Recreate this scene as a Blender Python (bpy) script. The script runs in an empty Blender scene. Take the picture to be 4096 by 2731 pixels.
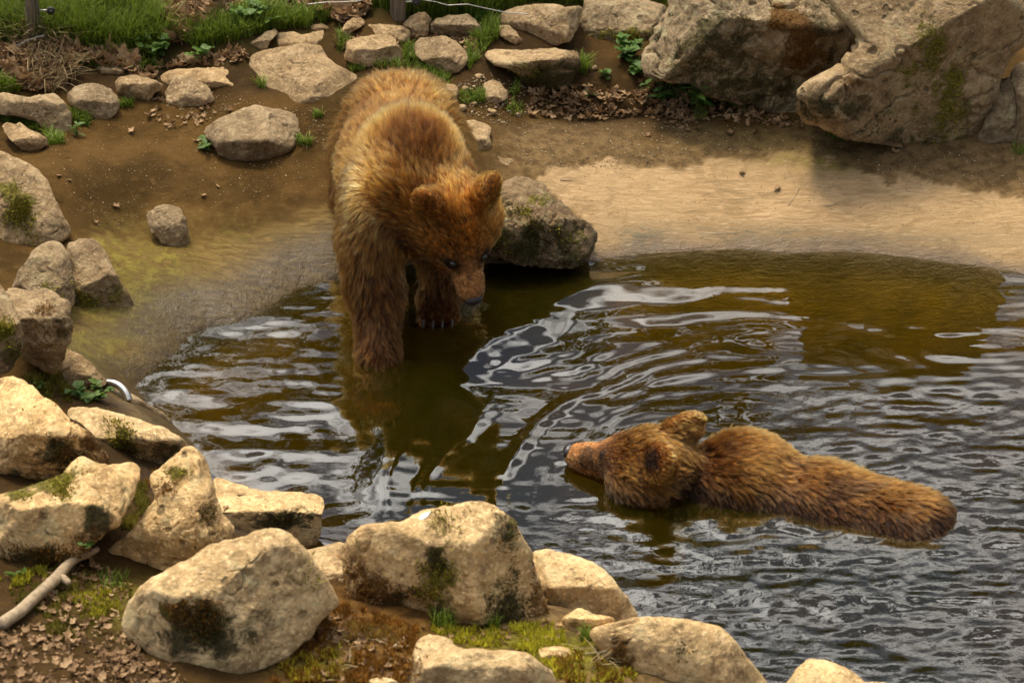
import bpy, bmesh, math, random
import numpy as np
from mathutils import Vector
R = math.radians
random.seed(7); rng = np.random.default_rng(7)
scene = bpy.context.scene
col = scene.collection

# ------------------------------------------------------------------ camera
PITCH, DIST, HFOV = R(30.0), 11.0, R(20.5)
CAM = np.array([0.0, -DIST*math.cos(PITCH), DIST*math.sin(PITCH)])
FWD = np.array([0.0, math.cos(PITCH), -math.sin(PITCH)])
UPV = np.array([0.0, math.sin(PITCH), math.cos(PITCH)])
RGT = np.array([1.0, 0.0, 0.0])
FPX = 2048.0/math.tan(HFOV/2)
cd = bpy.data.cameras.new('camera'); cam = bpy.data.objects.new('camera', cd); col.objects.link(cam)
cam.location = CAM; cam.rotation_euler = (math.pi/2-PITCH, 0, 0)
cd.sensor_width = 36.0; cd.lens = 18.0/math.tan(HFOV/2); cd.clip_start = 0.1; cd.clip_end = 2000
cd.dof.use_dof = True; cd.dof.focus_distance = 10.9; cd.dof.aperture_fstop = 5.0
scene.camera = cam

# ------------------------------------------------------------------ sky and sun
SUN_EL, SUN_AZ = R(70), R(-35)          # azimuth measured from +Y towards +X
sun_dir = np.array([math.sin(SUN_AZ)*math.cos(SUN_EL), math.cos(SUN_AZ)*math.cos(SUN_EL), math.sin(SUN_EL)])
world = bpy.data.worlds.new('World'); scene.world = world; world.use_nodes = True
wt = world.node_tree; wt.nodes.clear()
def wn(t, **k):
    n = wt.nodes.new(t)
    for a, b in k.items(): setattr(n, a, b)
    return n
sky = wn('ShaderNodeTexSky', sky_type='NISHITA', sun_disc=False, sun_elevation=SUN_EL, sun_rotation=SUN_AZ, air_density=1.0, dust_density=1.5)
tc = wn('ShaderNodeTexCoord'); mp = wn('ShaderNodeMapping'); mp.inputs['Scale'].default_value = (1.0, 1.0, 1.9)
nz = wn('ShaderNodeTexNoise'); nz.inputs['Scale'].default_value = 4.6; nz.inputs['Detail'].default_value = 4; nz.inputs['Roughness'].default_value = 0.58
rp = wn('ShaderNodeValToRGB'); rp.color_ramp.elements[0].position = 0.47; rp.color_ramp.elements[1].position = 0.60
# clouds are brightest round the veiled sun
dt = wn('ShaderNodeVectorMath', operation='DOT_PRODUCT'); dt.inputs[1].default_value = tuple(sun_dir)
pw = wn('ShaderNodeMath', operation='POWER'); pw.inputs[1].default_value = 4.0; mxz = wn('ShaderNodeMath', operation='MAXIMUM'); mxz.inputs[1].default_value = 0.0
ma = wn('ShaderNodeMath', operation='MULTIPLY_ADD'); ma.inputs[1].default_value = 105.0; ma.inputs[2].default_value = 4.5
cl = wn('ShaderNodeVectorMath', operation='SCALE'); cl.inputs[0].default_value = (1.0, .97, .92)
mx = wn('ShaderNodeMix', data_type='RGBA')
bg = wn('ShaderNodeBackground'); bg.inputs['Strength'].default_value = 0.10
wo = wn('ShaderNodeOutputWorld')
L = wt.links.new
L(tc.outputs['Generated'], mp.inputs['Vector']); L(mp.outputs[0], nz.inputs['Vector']); L(nz.outputs['Fac'], rp.inputs[0])
L(tc.outputs['Generated'], dt.inputs[0]); L(dt.outputs['Value'], mxz.inputs[0]); L(mxz.outputs[0], pw.inputs[0]); L(pw.outputs[0], ma.inputs[0]); L(ma.outputs[0], cl.inputs['Scale'])
L(rp.outputs[0], mx.inputs['Factor']); L(sky.outputs[0], mx.inputs[6]); L(cl.outputs[0], mx.inputs[7])
L(mx.outputs[2], bg.inputs['Color']); L(bg.outputs[0], wo.inputs['Surface'])
sd = bpy.data.lights.new('sun', 'SUN'); sun = bpy.data.objects.new('sun', sd); col.objects.link(sun)
sd.energy = 3.1; sd.angle = R(14); sd.color = (1.0, 0.87, 0.66)
sun.rotation_euler = Vector(-sun_dir).to_track_quat('-Z', 'Y').to_euler()
sun.location = (-6, 8, 12)

# ------------------------------------------------------------------ exposure and render
vs = scene.view_settings
vs.view_transform = 'Standard'; vs.look = 'None'; vs.gamma = 1.0; vs.exposure = 0.32; vs.use_curve_mapping = False
cy = scene.cycles
cy.max_bounces = 6; cy.diffuse_bounces = 3; cy.glossy_bounces = 6; cy.transmission_bounces = 8; cy.transparent_max_bounces = 16
cy.use_denoising = True; cy.use_adaptive_sampling = True; cy.adaptive_threshold = 0.025; cy.caustics_reflective = False; cy.caustics_refractive = False; cy.sample_clamp_indirect = 6.0; cy.sample_clamp_direct = 6.0

# ------------------------------------------------------------------ pixel <-> place helpers (build time only)
def ray(px, py):
    px = np.asarray(px, float); py = np.asarray(py, float)
    return FWD + ((px-2048.0)/FPX)[..., None]*RGT + ((1365.5-py)/FPX)[..., None]*UPV
def PZ(px, py, z):
    d = ray(px, py); t = (np.asarray(z)-CAM[2])/d[..., 2]
    return CAM + d*t[..., None]
def PY(px, py, y):
    d = ray(px, py); t = (np.asarray(y)-CAM[1])/d[..., 1]
    return CAM + d*t[..., None]
def PD(px, py, depth):
    return CAM + ray(px, py)*np.asarray(depth)[..., None]
def proj(P):
    q = np.asarray(P)-CAM; dep = q@FWD
    return 2048+FPX*(q@RGT)/dep, 1365.5-FPX*(q@UPV)/dep, dep

# ------------------------------------------------------------------ noise
def _h(ix, iy, iz, s):
    n = (ix*374761393 + iy*668265263 + iz*2147483647 + s*974711) & 0xffffffff
    n = ((n ^ (n >> 13))*1274126177) & 0xffffffff
    n = ((n ^ (n >> 16))*2246822519) & 0xffffffff
    return ((n ^ (n >> 15)) & 0xffffff)/float(0xffffff)
def vnoise(P, s=0):
    P = np.asarray(P, float); i = np.floor(P).astype(np.int64); f = P-i; f = f*f*f*(f*(f*6-15)+10)
    o = 0
    for dx in (0, 1):
        for dy in (0, 1):
            for dz in (0, 1):
                w = (f[..., 0] if dx else 1-f[..., 0])*(f[..., 1] if dy else 1-f[..., 1])*(f[..., 2] if dz else 1-f[..., 2])
                o = o + w*_h(i[..., 0]+dx, i[..., 1]+dy, i[..., 2]+dz, s)
    return o*2-1
def fbm(P, octs=4, s=0, gain=0.5):
    P = np.asarray(P, float); o = 0; a = 1.0
    for k in range(octs):
        o = o + a*vnoise(P*(2.03**k)+k*17.3, s+k*31); a *= gain
    return o
def sstep(a, b, x):
    t = np.clip((x-a)/(b-a), 0, 1); return t*t*(3-2*t)
def polydist(X, Y, poly):
    """signed distance to a closed polygon, negative inside"""
    p = np.asarray(poly, float); q = np.roll(p, -1, 0)
    d2 = np.full(X.shape, 1e18); ins = np.zeros(X.shape, bool)
    for (ax, ay), (bx, by) in zip(p, q):
        ex, ey = bx-ax, by-ay
        t = np.clip(((X-ax)*ex+(Y-ay)*ey)/(ex*ex+ey*ey+1e-12), 0, 1)
        d2 = np.minimum(d2, (X-ax-t*ex)**2+(Y-ay-t*ey)**2)
        c = (ay > Y) != (by > Y)
        ins ^= c & (X < (bx-ax)*(Y-ay)/(by-ay+1e-12)+ax)
    d = np.sqrt(d2); return np.where(ins, -d, d)

# ------------------------------------------------------------------ object helpers
def tag(o, label=None, cat=None, group=None, kind=None):
    for k, v in (('label', label), ('category', cat), ('group', group), ('kind', kind)):
        if v: o[k] = v
    return o
def mesh_obj(name, V, F, m, parent=None, smooth=True, attrs=None, origin=None):
    me = bpy.data.meshes.new(name)
    V = np.asarray(V, np.float32)
    if origin is not None: V = V-np.asarray(origin, np.float32)
    F = np.asarray(F) if not isinstance(F, list) else F
    if isinstance(F, np.ndarray):
        k = F.shape[1]; me.vertices.add(len(V)); me.vertices.foreach_set('co', V.ravel())
        me.loops.add(F.size); me.loops.foreach_set('vertex_index', F.ravel().astype(np.int32))
        me.polygons.add(len(F)); me.polygons.foreach_set('loop_start', np.arange(0, F.size, k, dtype=np.int32))
        me.polygons.foreach_set('loop_total', np.full(len(F), k, np.int32))
        me.update(calc_edges=True)
    else:
        me.from_pydata(V.tolist(), [], F)
    if smooth: me.polygons.foreach_set('use_smooth', np.ones(len(me.polygons), bool))
    for k, v in (attrs or {}).items():
        v = np.asarray(v, np.float32)
        if v.ndim == 1:
            me.attributes.new(k, 'FLOAT', 'POINT').data.foreach_set('value', v)
        else:
            c = np.ones((len(v), 4), np.float32); c[:, :3] = v
            me.attributes.new(k, 'FLOAT_COLOR', 'POINT').data.foreach_set('color', c.ravel())
    me.validate(); me.update()
    if m: me.materials.append(m)
    o = bpy.data.objects.new(name, me); col.objects.link(o)
    if origin is not None: o.location = origin
    if parent: o.parent = parent; 
    return o
def share(name, me, loc, rot=(0,0,0), sc=(1,1,1), parent=None):
    o = bpy.data.objects.new(name, me); col.objects.link(o)
    o.location = loc; o.rotation_euler = rot; o.scale = sc
    if parent: o.parent = parent
    return o
def empty(name, loc):
    o = bpy.data.objects.new(name, None); col.objects.link(o); o.location = loc; return o
def tube(pts, rad, seg=10, caps=True):
    P = np.asarray(pts, float); n = len(P); rad = np.broadcast_to(np.asarray(rad, float), (n,))
    T = np.gradient(P, axis=0); T /= np.linalg.norm(T, axis=1)[:, None]+1e-12
    up = np.array([0, 0, 1.0]) if abs(T[0, 2]) < .9 else np.array([1.0, 0, 0])
    V = []; a = np.linspace(0, 2*math.pi, seg, endpoint=False); N = np.cross(T[0], up); N /= np.linalg.norm(N)
    for i in range(n):
        N = N-T[i]*(N@T[i]); N /= np.linalg.norm(N); B = np.cross(T[i], N)
        V.append(P[i]+rad[i]*(np.cos(a)[:, None]*N+np.sin(a)[:, None]*B))
    V = np.concatenate(V); F = []
    for i in range(n-1):
        for j in range(seg):
            k = (j+1) % seg; F.append((i*seg+j, i*seg+k, (i+1)*seg+k, (i+1)*seg+j))
    if caps: F.append(tuple(range(seg))[::-1]); F.append(tuple((n-1)*seg+j for j in range(seg)))
    return V, F

# ------------------------------------------------------------------ material helper
class NT:
    def __init__(s, name):
        s.m = bpy.data.materials.new(name); s.m.use_nodes = True; s.t = s.m.node_tree; s.t.nodes.clear()
        s.out = s.t.nodes.new('ShaderNodeOutputMaterial')
    def n(s, t, ins=None, **k):
        n = s.t.nodes.new('ShaderNode'+t)
        for a, b in k.items(): setattr(n, a, b)
        for a, b in (ins or {}).items(): s.set(n, a, b)
        return n
    def set(s, n, a, b):
        i = n.inputs[a]
        if isinstance(b, bpy.types.NodeSocket): s.t.links.new(b, i)
        elif isinstance(b, bpy.types.Node): s.t.links.new(b.outputs[0], i)
        elif isinstance(b, tuple) and len(b) == 3 and i.type == 'RGBA': i.default_value = (*b, 1)
        else: i.default_value = b
    def attr(s, name, typ='GEOMETRY'): return s.n('Attribute', attribute_name=name, attribute_type=typ)
    def noise(s, vec, scale, detail=4, rough=.55, dist=0.0):
        return s.n('TexNoise', {'Vector': vec, 'Scale': scale, 'Detail': detail, 'Roughness': rough, 'Distortion': dist}).outputs['Fac']
    def ramp(s, fac, lo, hi, a=0.0, b=1.0):
        return s.n('MapRange', {'Value': fac, 'From Min': lo, 'From Max': hi, 'To Min': a, 'To Max': b}, interpolation_type='SMOOTHSTEP').outputs[0]
    def math(s, op, a, b=0.0, clamp=False):
        return s.n('Math', {0: a, 1: b}, operation=op, use_clamp=clamp).outputs[0]
    def mix(s, f, a, b, blend='MIX'):
        n = s.n('Mix', data_type='RGBA', blend_type=blend)
        s.set(n, 'Factor', f)
        for nm, v in (('A', a), ('B', b)):
            i = [x for x in n.inputs if x.name == nm and x.type == 'RGBA'][0]
            if isinstance(v, bpy.types.NodeSocket): s.t.links.new(v, i)
            else: i.default_value = (*v, 1)
        return [x for x in n.outputs if x.type == 'RGBA'][0]
    def bump(s, h, strength, dist, normal=None):
        n = s.n('Bump', {'Height': h, 'Strength': strength, 'Distance': dist})
        if normal is not None: s.t.links.new(normal, n.inputs['Normal'])
        return n.outputs[0]
    def bsdf(s, color, rough=.8, normal=None, spec=.3, **k):
        b = s.n('BsdfPrincipled', {'Base Color': color, 'Roughness': rough, 'Specular IOR Level': spec, **k})
        if normal is not None: s.t.links.new(normal, b.inputs['Normal'])
        s.t.links.new(b.outputs[0], s.out.inputs['Surface']); return b
    def obj(s): return s.n('TexCoord').outputs['Object']
# ================================================================== terrain
OV = 4096/2352.0
def S(pts, k=OV, ox=0, oy=0): return [(ox+x*k, oy+y*k) for x, y in pts]
def R1(p): return S(p, .6058, 0, 0)
def R2(p): return S(p, .8929, 1200, 150)
def R3(p): return S(p, .6058, 1350, 0)
def R4(p): return S(p, .7015, 2500, 0)
def R5(p): return S(p, .6058, 0, 900)
def R6(p): return S(p, .6066, 0, 1780)
def R7(p): return S(p, .5952, 1200, 1900)
def R8(p): return S(p, .8486, 2100, 1550)

shore_px = S([(785,638),(740,648),(690,664),(640,690),(590,722),(540,742),(480,752),(430,775),(400,812),(350,850),(310,888),(345,935),(400,975),(440,1012),
              (470,1060),(480,1130),(520,1190),(600,1250),(720,1300),(850,1380),(1000,1430),(1180,1440),(1330,1450),(1440,1480),(1560,1530),
              (1750,1640),(1950,1680),(2400,1690),(2800,1600),(3000,1300),(2950,1000),(2700,760),(2500,660),(2352,628),(2250,610),(2100,592),
              (1950,578),(1800,580),(1700,572),(1640,575),(1520,581),(1400,592),(1280,606),(1120,606),(1000,604),(900,612)])
SHORE = PZ(np.array([p[0] for p in shore_px]), np.array([p[1] for p in shore_px]), 0.0)[:, :2]
ctl = [(4096,640,.22),(3300,640,.22),(2500,650,.22),(2300,500,.27),(2550,470,.24),(3300,520,.30),(2600,250,.38),(1800,200,.40),(2000,60,.50),(3000,0,.48),(4090,330,.34),
       (1000,700,.22),(600,600,.25),(300,400,.33),(700,330,.34),(1200,300,.36),(200,100,.52),(900,50,.55),(1500,50,.55),(100,700,.35),(250,1000,.28),(640,950,.15),(900,1000,.12),(420,1200,.17),(250,1500,.28),(0,1300,.42),
       (0,1700,.5),(100,2100,.55),(300,2450,.55),(0,2700,.60),(600,2700,.58),(900,2300,.42),(1200,2500,.50),(1500,2650,.50),(1900,2530,.45),(2300,2560,.42),(2200,2731,.48),(2700,2731,.40),(3100,2731,.22),(700,1900,.32),
       (1300,-500,.75),(3000,-500,.7),(-500,-300,.75),(-800,1500,.6),(5000,300,.5)]
CT = np.array([PZ(np.array(float(a)), np.array(float(b)), c) for a, b, c in ctl])
def hctl(X, Y):
    n = 0; d = 0
    for x, y, z in CT:
        w = 1/((X-x)**2+(Y-y)**2+.06)**2
        n = n+w*z; d = d+w
    return n/d
def ground_h(X, Y, detail=True):
    sdv = polydist(X, Y, SHORE)
    H = hctl(X, Y)
    out = H*(1-np.exp(-np.maximum(sdv, 0)/(.24+.20*sstep(-.1, .5, X)*sstep(-.3, .3, Y))))
    dep = np.maximum(-sdv, 0)
    inn = -.75*(1-np.exp(-dep/.55))-.02*np.minimum(dep/.05, 1)
    h = np.where(sdv > 0, out, inn)
    if detail:
        Q = np.stack([X, Y, np.zeros_like(X)], -1)
        a = sstep(.0, .5, np.abs(sdv))
        h = h+a*(.018*fbm(Q*2.3, 4, 3)+.004*fbm(Q*19, 3, 5)+.007*np.abs(fbm(Q*8, 3, 6)))+.004*fbm(Q*6, 3, 9)
        # hollow of dark soil beside the boulder, and rough soil beneath the fence
        px, py, _ = proj(np.stack([X, Y, h], -1))
        hol = np.exp(-((px-2400)/330)**2-((py-420)/75)**2)*(sdv > .2)
        h = h-.07*hol
        far = sstep(.9, 2.0, sdv)
        h = h+far*.03*fbm(Q*3.7, 4, 21)
    return h
def axis(lo, hi, step, far, grow=1.22):
    c = list(np.arange(lo, hi+1e-6, step)); s = step; x = c[-1]
    while x < far: s *= grow; x += s; c.append(x)
    s = step; x = c[0]
    while x > -far: s *= grow; x -= s; c.insert(0, x)
    return np.array(c)
gx = axis(-2.7, 2.9, .016, 400); gy = axis(-2.9, 5.4, .018, 400)
GX, GY = np.meshgrid(gx, gy, indexing='ij')
GZ = ground_h(GX, GY)
def gsample(X, Y):
    i = np.clip(np.searchsorted(gx, X)-1, 0, len(gx)-2); j = np.clip(np.searchsorted(gy, Y)-1, 0, len(gy)-2)
    u = (X-gx[i])/(gx[i+1]-gx[i]); v = (Y-gy[j])/(gy[j+1]-gy[j])
    return (GZ[i, j]*(1-u)+GZ[i+1, j]*u)*(1-v)+(GZ[i, j+1]*(1-u)+GZ[i+1, j+1]*u)*v
def G(px, py, lift=0.0, detail=True):
    px = np.asarray(px, float); py = np.asarray(py, float); z = np.full(px.shape, .3)
    for _ in range(16):
        p = PZ(px, py, z); z = .35*z+.65*gsample(p[..., 0], p[..., 1])
    p = PZ(px, py, z); p[..., 2] += lift
    return p
TV = np.stack([GX, GY, GZ], -1).reshape(-1, 3)
ni, nj = GX.shape
idx = np.arange(ni*nj).reshape(ni, nj)
TF = np.stack([idx[:-1, :-1], idx[1:, :-1], idx[1:, 1:], idx[:-1, 1:]], -1).reshape(-1, 4)
tpx, tpy, tdep = proj(TV)
vis = (tdep > 2)
tsd = polydist(TV[:, 0], TV[:, 1], SHORE)
Q0 = np.stack([TV[:, 0], TV[:, 1], TV[:, 0]*0], -1)
wob = fbm(Q0*5, 4, 41)
# dried lime-coloured concrete on the right bank
c_right = R3([(1330,1180),(1390,1130),(1550,1102),(1640,1115),(1760,1118),(1880,1128)])+R4([(0,968),(100,965),(300,945),(480,915),(700,885),(850,872),(1000,880),(1150,890),(1300,930),(1430,1010),(1500,1052),(1600,1030),(1750,1035),(1900,1070),(2000,1092),(2275,1110),(3000,1200),(3000,2600),(-300,2600),(-330,1400)])+R3([(1740,1500),(1560,1400),(1430,1290)])
c_left = S([(900,460),(785,484),(690,497),(600,522),(520,552),(440,572),(400,545),(330,556),(280,566),(235,545),(180,580),(150,640),(140,760),(150,860),(250,900),(400,1100),(1100,1100),(1150,520)])
def dpx(poly): return polydist(tpx, tpy, poly)
dcr = dpx(c_right)+wob*20+20*fbm(Q0*14, 4, 45, .65); dcl = dpx(c_left)+wob*40
conc_r = sstep(10, -10, dcr)*vis; conc_l = sstep(45, -45, dcl)*vis*.8
conc = np.maximum(conc_r, conc_l)
conc = np.where(tsd < 0, 1, conc)
def blob(cx, cy, rx, ry): return np.exp(-(((tpx-cx)/rx)**2+((tpy-cy)/ry)**2))*vis
algae = np.clip(1.5*blob(560,1020,150,130)+1.6*blob(420,1190,190,200)+.9*blob(300,1400,160,120)+.5*blob(900,900,200,60)+.9*blob(3330,655,110,40)+.6*blob(3120,640,160,30)+.9*blob(3100,560,420,45)*.8+.4*blob(700,1150,200,150), 0, 1)
grey = np.clip(.9*blob(3000,930,330,34)+.7*blob(3600,960,420,40)+.9*blob(2560,950,120,60)+.7*blob(1100,960,170,40)+.5*blob(780,1330,250,60), 0, 1)
grassy = np.clip(sstep(330, 90, tpy-.12*(900-tpx)*0)*sstep(1450, 1000, tpx)*.7+sstep(120, 0, tpy)*sstep(3200, 2700, tpx), 0, 1)*vis
soil = np.clip(.65*sstep(430, 330, tpy)*sstep(2500, 2200, tpx)+.8*sstep(1450, 1650, tpy)*sstep(1500, 1200, tpx)+blob(2420,420,330,110)+.8*blob(2200,250,250,120)+blob(2750,430,250,60)+sstep(420, 260, tpy)*sstep(1300, 1000, tpx), 0, 1)
fmoss = np.clip(sstep(1900, 2150, tpy)*sstep(3000, 2600, tpx), 0, 1)
omoss = np.clip(fmoss*(blob(1450,2480,330,150)+blob(1500,2640,420,140)+.6*blob(2300,2650,500,60)), 0, 1)
ymoss = np.clip(fmoss*(blob(2150,2570,350,55)+.8*blob(620,2430,260,110)+.7*blob(1250,2640,160,70)+blob(2350,2640,200,60)), 0, 1)
wetz = np.where(tsd > 0, np.exp(-(np.maximum(tsd-.012-.02*wob, 0)/.05)**2), 1)
wetl = np.where((tsd > 0) & (tpx < 1500), np.clip(1.25*np.exp(-(np.maximum(tsd-.06, 0)/.17)**2), 0, 1)*(1-.7*blob(470,1390,130,55)), 0)
wet = np.clip(np.maximum(wetz, .95*wetl), 0, 1)

def mat_ground():
    t = NT('ground_material'); P = t.obj()
    A = {k: t.attr(k).outputs['Fac'] for k in ('conc', 'algae', 'grey', 'grassy', 'soil', 'omoss', 'ymoss', 'wet', 'deep', 'concr', 'path')}
    n1 = t.noise(P, 3.0, 4, .6); n2 = t.noise(P, 22, 4, .65); n3 = t.noise(P, 140, 3, .7)
    mud = t.mix(t.ramp(n1, .35, .65), (.040, .0215, .0045), (.082, .044, .0110))
    mud = t.mix(t.math('MULTIPLY', t.ramp(n2, .5, .75), .6), mud, (.106, .060, .017))
    pth = t.mix(t.ramp(n2, .35, .65), (.082, .050, .020), (.165, .105, .045))
    mud = t.mix(A['path'], mud, pth)
    mud = t.mix(t.math('MULTIPLY', A['soil'], t.ramp(n2, .25, .6, .4, 1)), mud, (.030, .0165, .0055))
    mud = t.mix(t.math('MULTIPLY', A['grassy'], t.ramp(n2, .3, .6)), mud, (.050, .045, .009))
    # concrete: drawn-out trowel streaks
    mpn = t.n('Mapping', {'Vector': P, 'Scale': (1.0, 5.0, 5.0), 'Rotation': (0, 0, .25)}).outputs[0]
    s1 = t.noise(mpn, 9, 5, .65, .8)
    cr = t.mix(t.ramp(s1, .32, .68), (.262, .170, .082), (.40, .270, .140))
    cr = t.mix(t.math('MULTIPLY', t.ramp(n1, .42, .62), .5), cr, (.34, .232, .116))
    st = t.noise(P, 6.5, 5, .7, 1.0)
    cr = t.mix(t.math('MULTIPLY', t.ramp(st, .52, .62), .6), cr, (.225, .15, .072))
    cr = t.mix(t.math('MULTIPLY', t.ramp(n3, .56, .70), .4), cr, (.185, .125, .06))
    cr = t.mix(t.math('MULTIPLY', A['grey'], t.ramp(s1, .35, .6)), cr, (.150, .125, .080))
    vs_ = t.n('TexVoronoi', {'Vector': P, 'Scale': 42.0, 'Randomness': 1.0}, feature='F1')
    spk = t.math('MULTIPLY', t.ramp(vs_.outputs['Distance'], .20, .10), t.ramp(t.n('SeparateColor', {'Color': vs_.outputs['Color']}).outputs[0], .70, .74))
    cr = t.mix(t.math('MULTIPLY', spk, .7), cr, (.085, .050, .020))
    scr = t.n('Mapping', {'Vector': P, 'Scale': (3.0, 42.0, 42.0), 'Rotation': (0, 0, -.35)}).outputs[0]
    cr = t.mix(t.math('MULTIPLY', t.ramp(t.noise(scr, 3, 3, .6), .60, .66), .35), cr, (.55, .42, .26))
    clf = t.mix(t.ramp(s1, .34, .66), (.100, .063, .018), (.235, .158, .052))
    clf = t.mix(t.math('MULTIPLY', A['grey'], t.ramp(n2, .4, .6)), clf, (.085, .062, .026))
    cc = t.mix(A['concr'], clf, cr)
    alg = t.mix(t.ramp(n2, .35, .65), (.090, .068, .014), (.19, .15, .030))
    cc = t.mix(t.math('MULTIPLY', A['algae'], t.ramp(t.math('ADD', t.math('MULTIPLY', n2, .9), t.math('MULTIPLY', s1, .8)), .74, .88)), cc, alg)
    mud = t.mix(t.math('MULTIPLY', A['algae'], t.ramp(n2, .35, .7, .1, .8)), mud, (.13, .095, .025))
    c = t.mix(A['conc'], mud, cc)
    # small pale flecks
    vor = t.n('TexVoronoi', {'Vector': P, 'Scale': 95.0, 'Randomness': 1.0}, feature='F1')
    fl = t.math('MULTIPLY', t.ramp(vor.outputs['Distance'], .24, .12), t.ramp(t.n('SeparateColor', {'Color': vor.outputs['Color']}).outputs[0], .66, .72))
    fl = t.math('MULTIPLY', fl, t.math('MULTIPLY', t.ramp(n1, .42, .66), t.math('SUBTRACT', 1.0, t.math('MULTIPLY', A['conc'], .95))))
    c = t.mix(t.math('MULTIPLY', fl, .55), c, (.28, .21, .13))
    # moss
    om = t.mix(t.ramp(n2, .35, .65), (.050, .022, .006), (.13, .065, .016))
    ym = t.mix(t.ramp(n2, .35, .65), (.045, .040, .008), (.15, .13, .016))
    c = t.mix(t.math('MULTIPLY', A['omoss'], t.ramp(n2, .25, .5)), c, om)
    c = t.mix(t.math('MULTIPLY', A['ymoss'], t.ramp(n2, .25, .5)), c, ym)
    # water-soaked band, then the silted bottom
    wetf = t.math('MULTIPLY', A['wet'], t.ramp(n1, .2, .5, .75, 1.0))
    c = t.mix(wetf, c, t.mix(1.0, c, (.42, .40, .36), 'MULTIPLY'))
    bot = t.mix(t.ramp(t.noise(P, 4.5, 6, .6), .35, .65), (.17, .096, .004), (.34, .195, .010))
    c = t.mix(A['deep'], c, bot)
    hh = t.math('ADD', t.math('MULTIPLY', n3, .35), t.math('ADD', n2, t.math('MULTIPLY', s1, A['conc'])))
    b = t.bump(hh, .75, .013)
    t.bsdf(c, t.math('SUBTRACT', .95, t.math('MULTIPLY', A['wet'], .62)), b, t.math('ADD', .10, t.math('MULTIPLY', A['wet'], .3)))
    return t.m
M_ground = mat_ground()
deep = sstep(0.0, .10, -tsd)
attrs = dict(conc=conc, algae=algae, grey=grey, grassy=grassy, soil=soil, omoss=omoss, ymoss=ymoss, wet=wet, deep=deep, concr=sstep(1850, 2250, tpx), path=sstep(1800, 2200, tpx)*sstep(430, 540, tpy+60*wob)*vis)
fc = conc[TF].mean(1) > .5
near = (np.abs(TV[TF[:, 0], 0]) < 4) & (TV[TF[:, 0], 1] < 6) & (TV[TF[:, 0], 1] > -4)
sel = fc & near
def sub_mesh(name, mask):
    f = TF[mask]; u, inv = np.unique(f, return_inverse=True)
    return mesh_obj(name, TV[u], inv.reshape(-1, 4), M_ground, attrs={k: v[u] for k, v in attrs.items()})
tag(sub_mesh('ground', ~sel), kind='structure')
tag(sub_mesh('pool_basin', sel), kind='structure')

# ================================================================== water
wx = np.arange(-1.95, 3.35, .0115); wy = np.arange(-3.1, 2.05, .0135)
WX, WY = np.meshgrid(wx, wy, indexing='ij')
wpx, wpy, _ = proj(np.stack([WX, WY, WX*0], -1))
def pblob(cx, cy, rx, ry): return np.exp(-(((wpx-cx)/rx)**2+((wpy-cy)/ry)**2))
def wv(fx, fy, s, o=2): return fbm(np.stack([WX*fx, WY*fy, WX*0+s*.37], -1), o, s)
chop_m = sstep(1850, 2150, wpy+.10*(wpx-2600))*sstep(1900, 2500, wpx+.25*(wpy-1900))
chop_m = np.maximum(chop_m, sstep(1480, 1640, wpy+.05*(3000-wpx)*0)*sstep(2950, 3300, wpx)*.8)
left_m = sstep(2000, 1300, wpx)*(1-.85*pblob(1650,1750,260,420))
calm = 1-np.clip(chop_m+left_m, 0, 1)
W = np.zeros_like(WX)
W += chop_m*(.0060*wv(2.0, 4.2, 11, 2)+.0036*wv(4.2, 9.5, 12, 2)+.0024*wv(9, 21, 13, 2)+.0011*wv(20, 44, 10, 2))
W += pblob(4080,1330,330,140)*(.0030*wv(2.2, 12, 37, 2)+.0014*wv(6, 26, 38, 2))
W += left_m*(.0060*wv(1.7, 4.4, 14, 2)+.0030*wv(4.0, 10, 15, 2)+.0013*wv(10, 24, 16, 2))
W += calm*(.0017*wv(1.6, 5, 17, 2)+.0011*wv(4, 15, 18, 2)+.00035*wv(10, 30, 36, 1))
mid = pblob(2250,1420,380,150)+pblob(1950,1330,200,120)+.8*pblob(2700,1560,500,70)
W += np.clip(mid, 0, 1)*(.0030*wv(1.8, 6.0, 19, 2)+.0016*wv(4, 14, 20, 2)+.0005*wv(16, 30, 26, 2))
# bow wave of the swimming bear: broad uneven fronts curving round its chest
bc = PZ(np.array(3050.), np.array(1930.), 0)[:2]
warp = .13*wv(1.0, 1.0, 23, 2)+.035*wv(3.5, 3.5, 25, 2)
ang = np.arctan2(WY-bc[1], WX-bc[0]); rad = np.hypot((WX-bc[0])*.96, (WY-bc[1])*.80)+warp
upper = sstep(-.35, .25, np.sin(ang)+.10)*sstep(-.95, -.2, -np.cos(ang)+.25*np.sin(ang))
def crest(r0, w, a): return a*np.exp(-((rad-r0)/w)**2)
lw = .18+.82*sstep(.35, -.75, np.cos(ang))
W += upper*lw*(crest(1.22, .105, .024)+crest(1.03, .050, .009)*np.clip(.4+1.3*wv(1.3, 1.3, 27, 2), 0, 1.3)+crest(.89, .035, .006)*np.clip(.2+1.6*wv(1.6, 1.6, 28, 2), 0, 1.3)+crest(.77, .030, .006)*np.clip(.2+1.6*wv(1.6, 1.6, 29, 2), 0, 1.3))
W += .0013*lw*sstep(.45, .6, rad)*sstep(1.25, 1.05, rad)*upper*np.clip(.3+1.2*wv(1.6, 1.6, 30, 2), 0, 1)*np.sin(rad*2*math.pi/.085+2*wv(2, 2, 24, 2))
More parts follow.
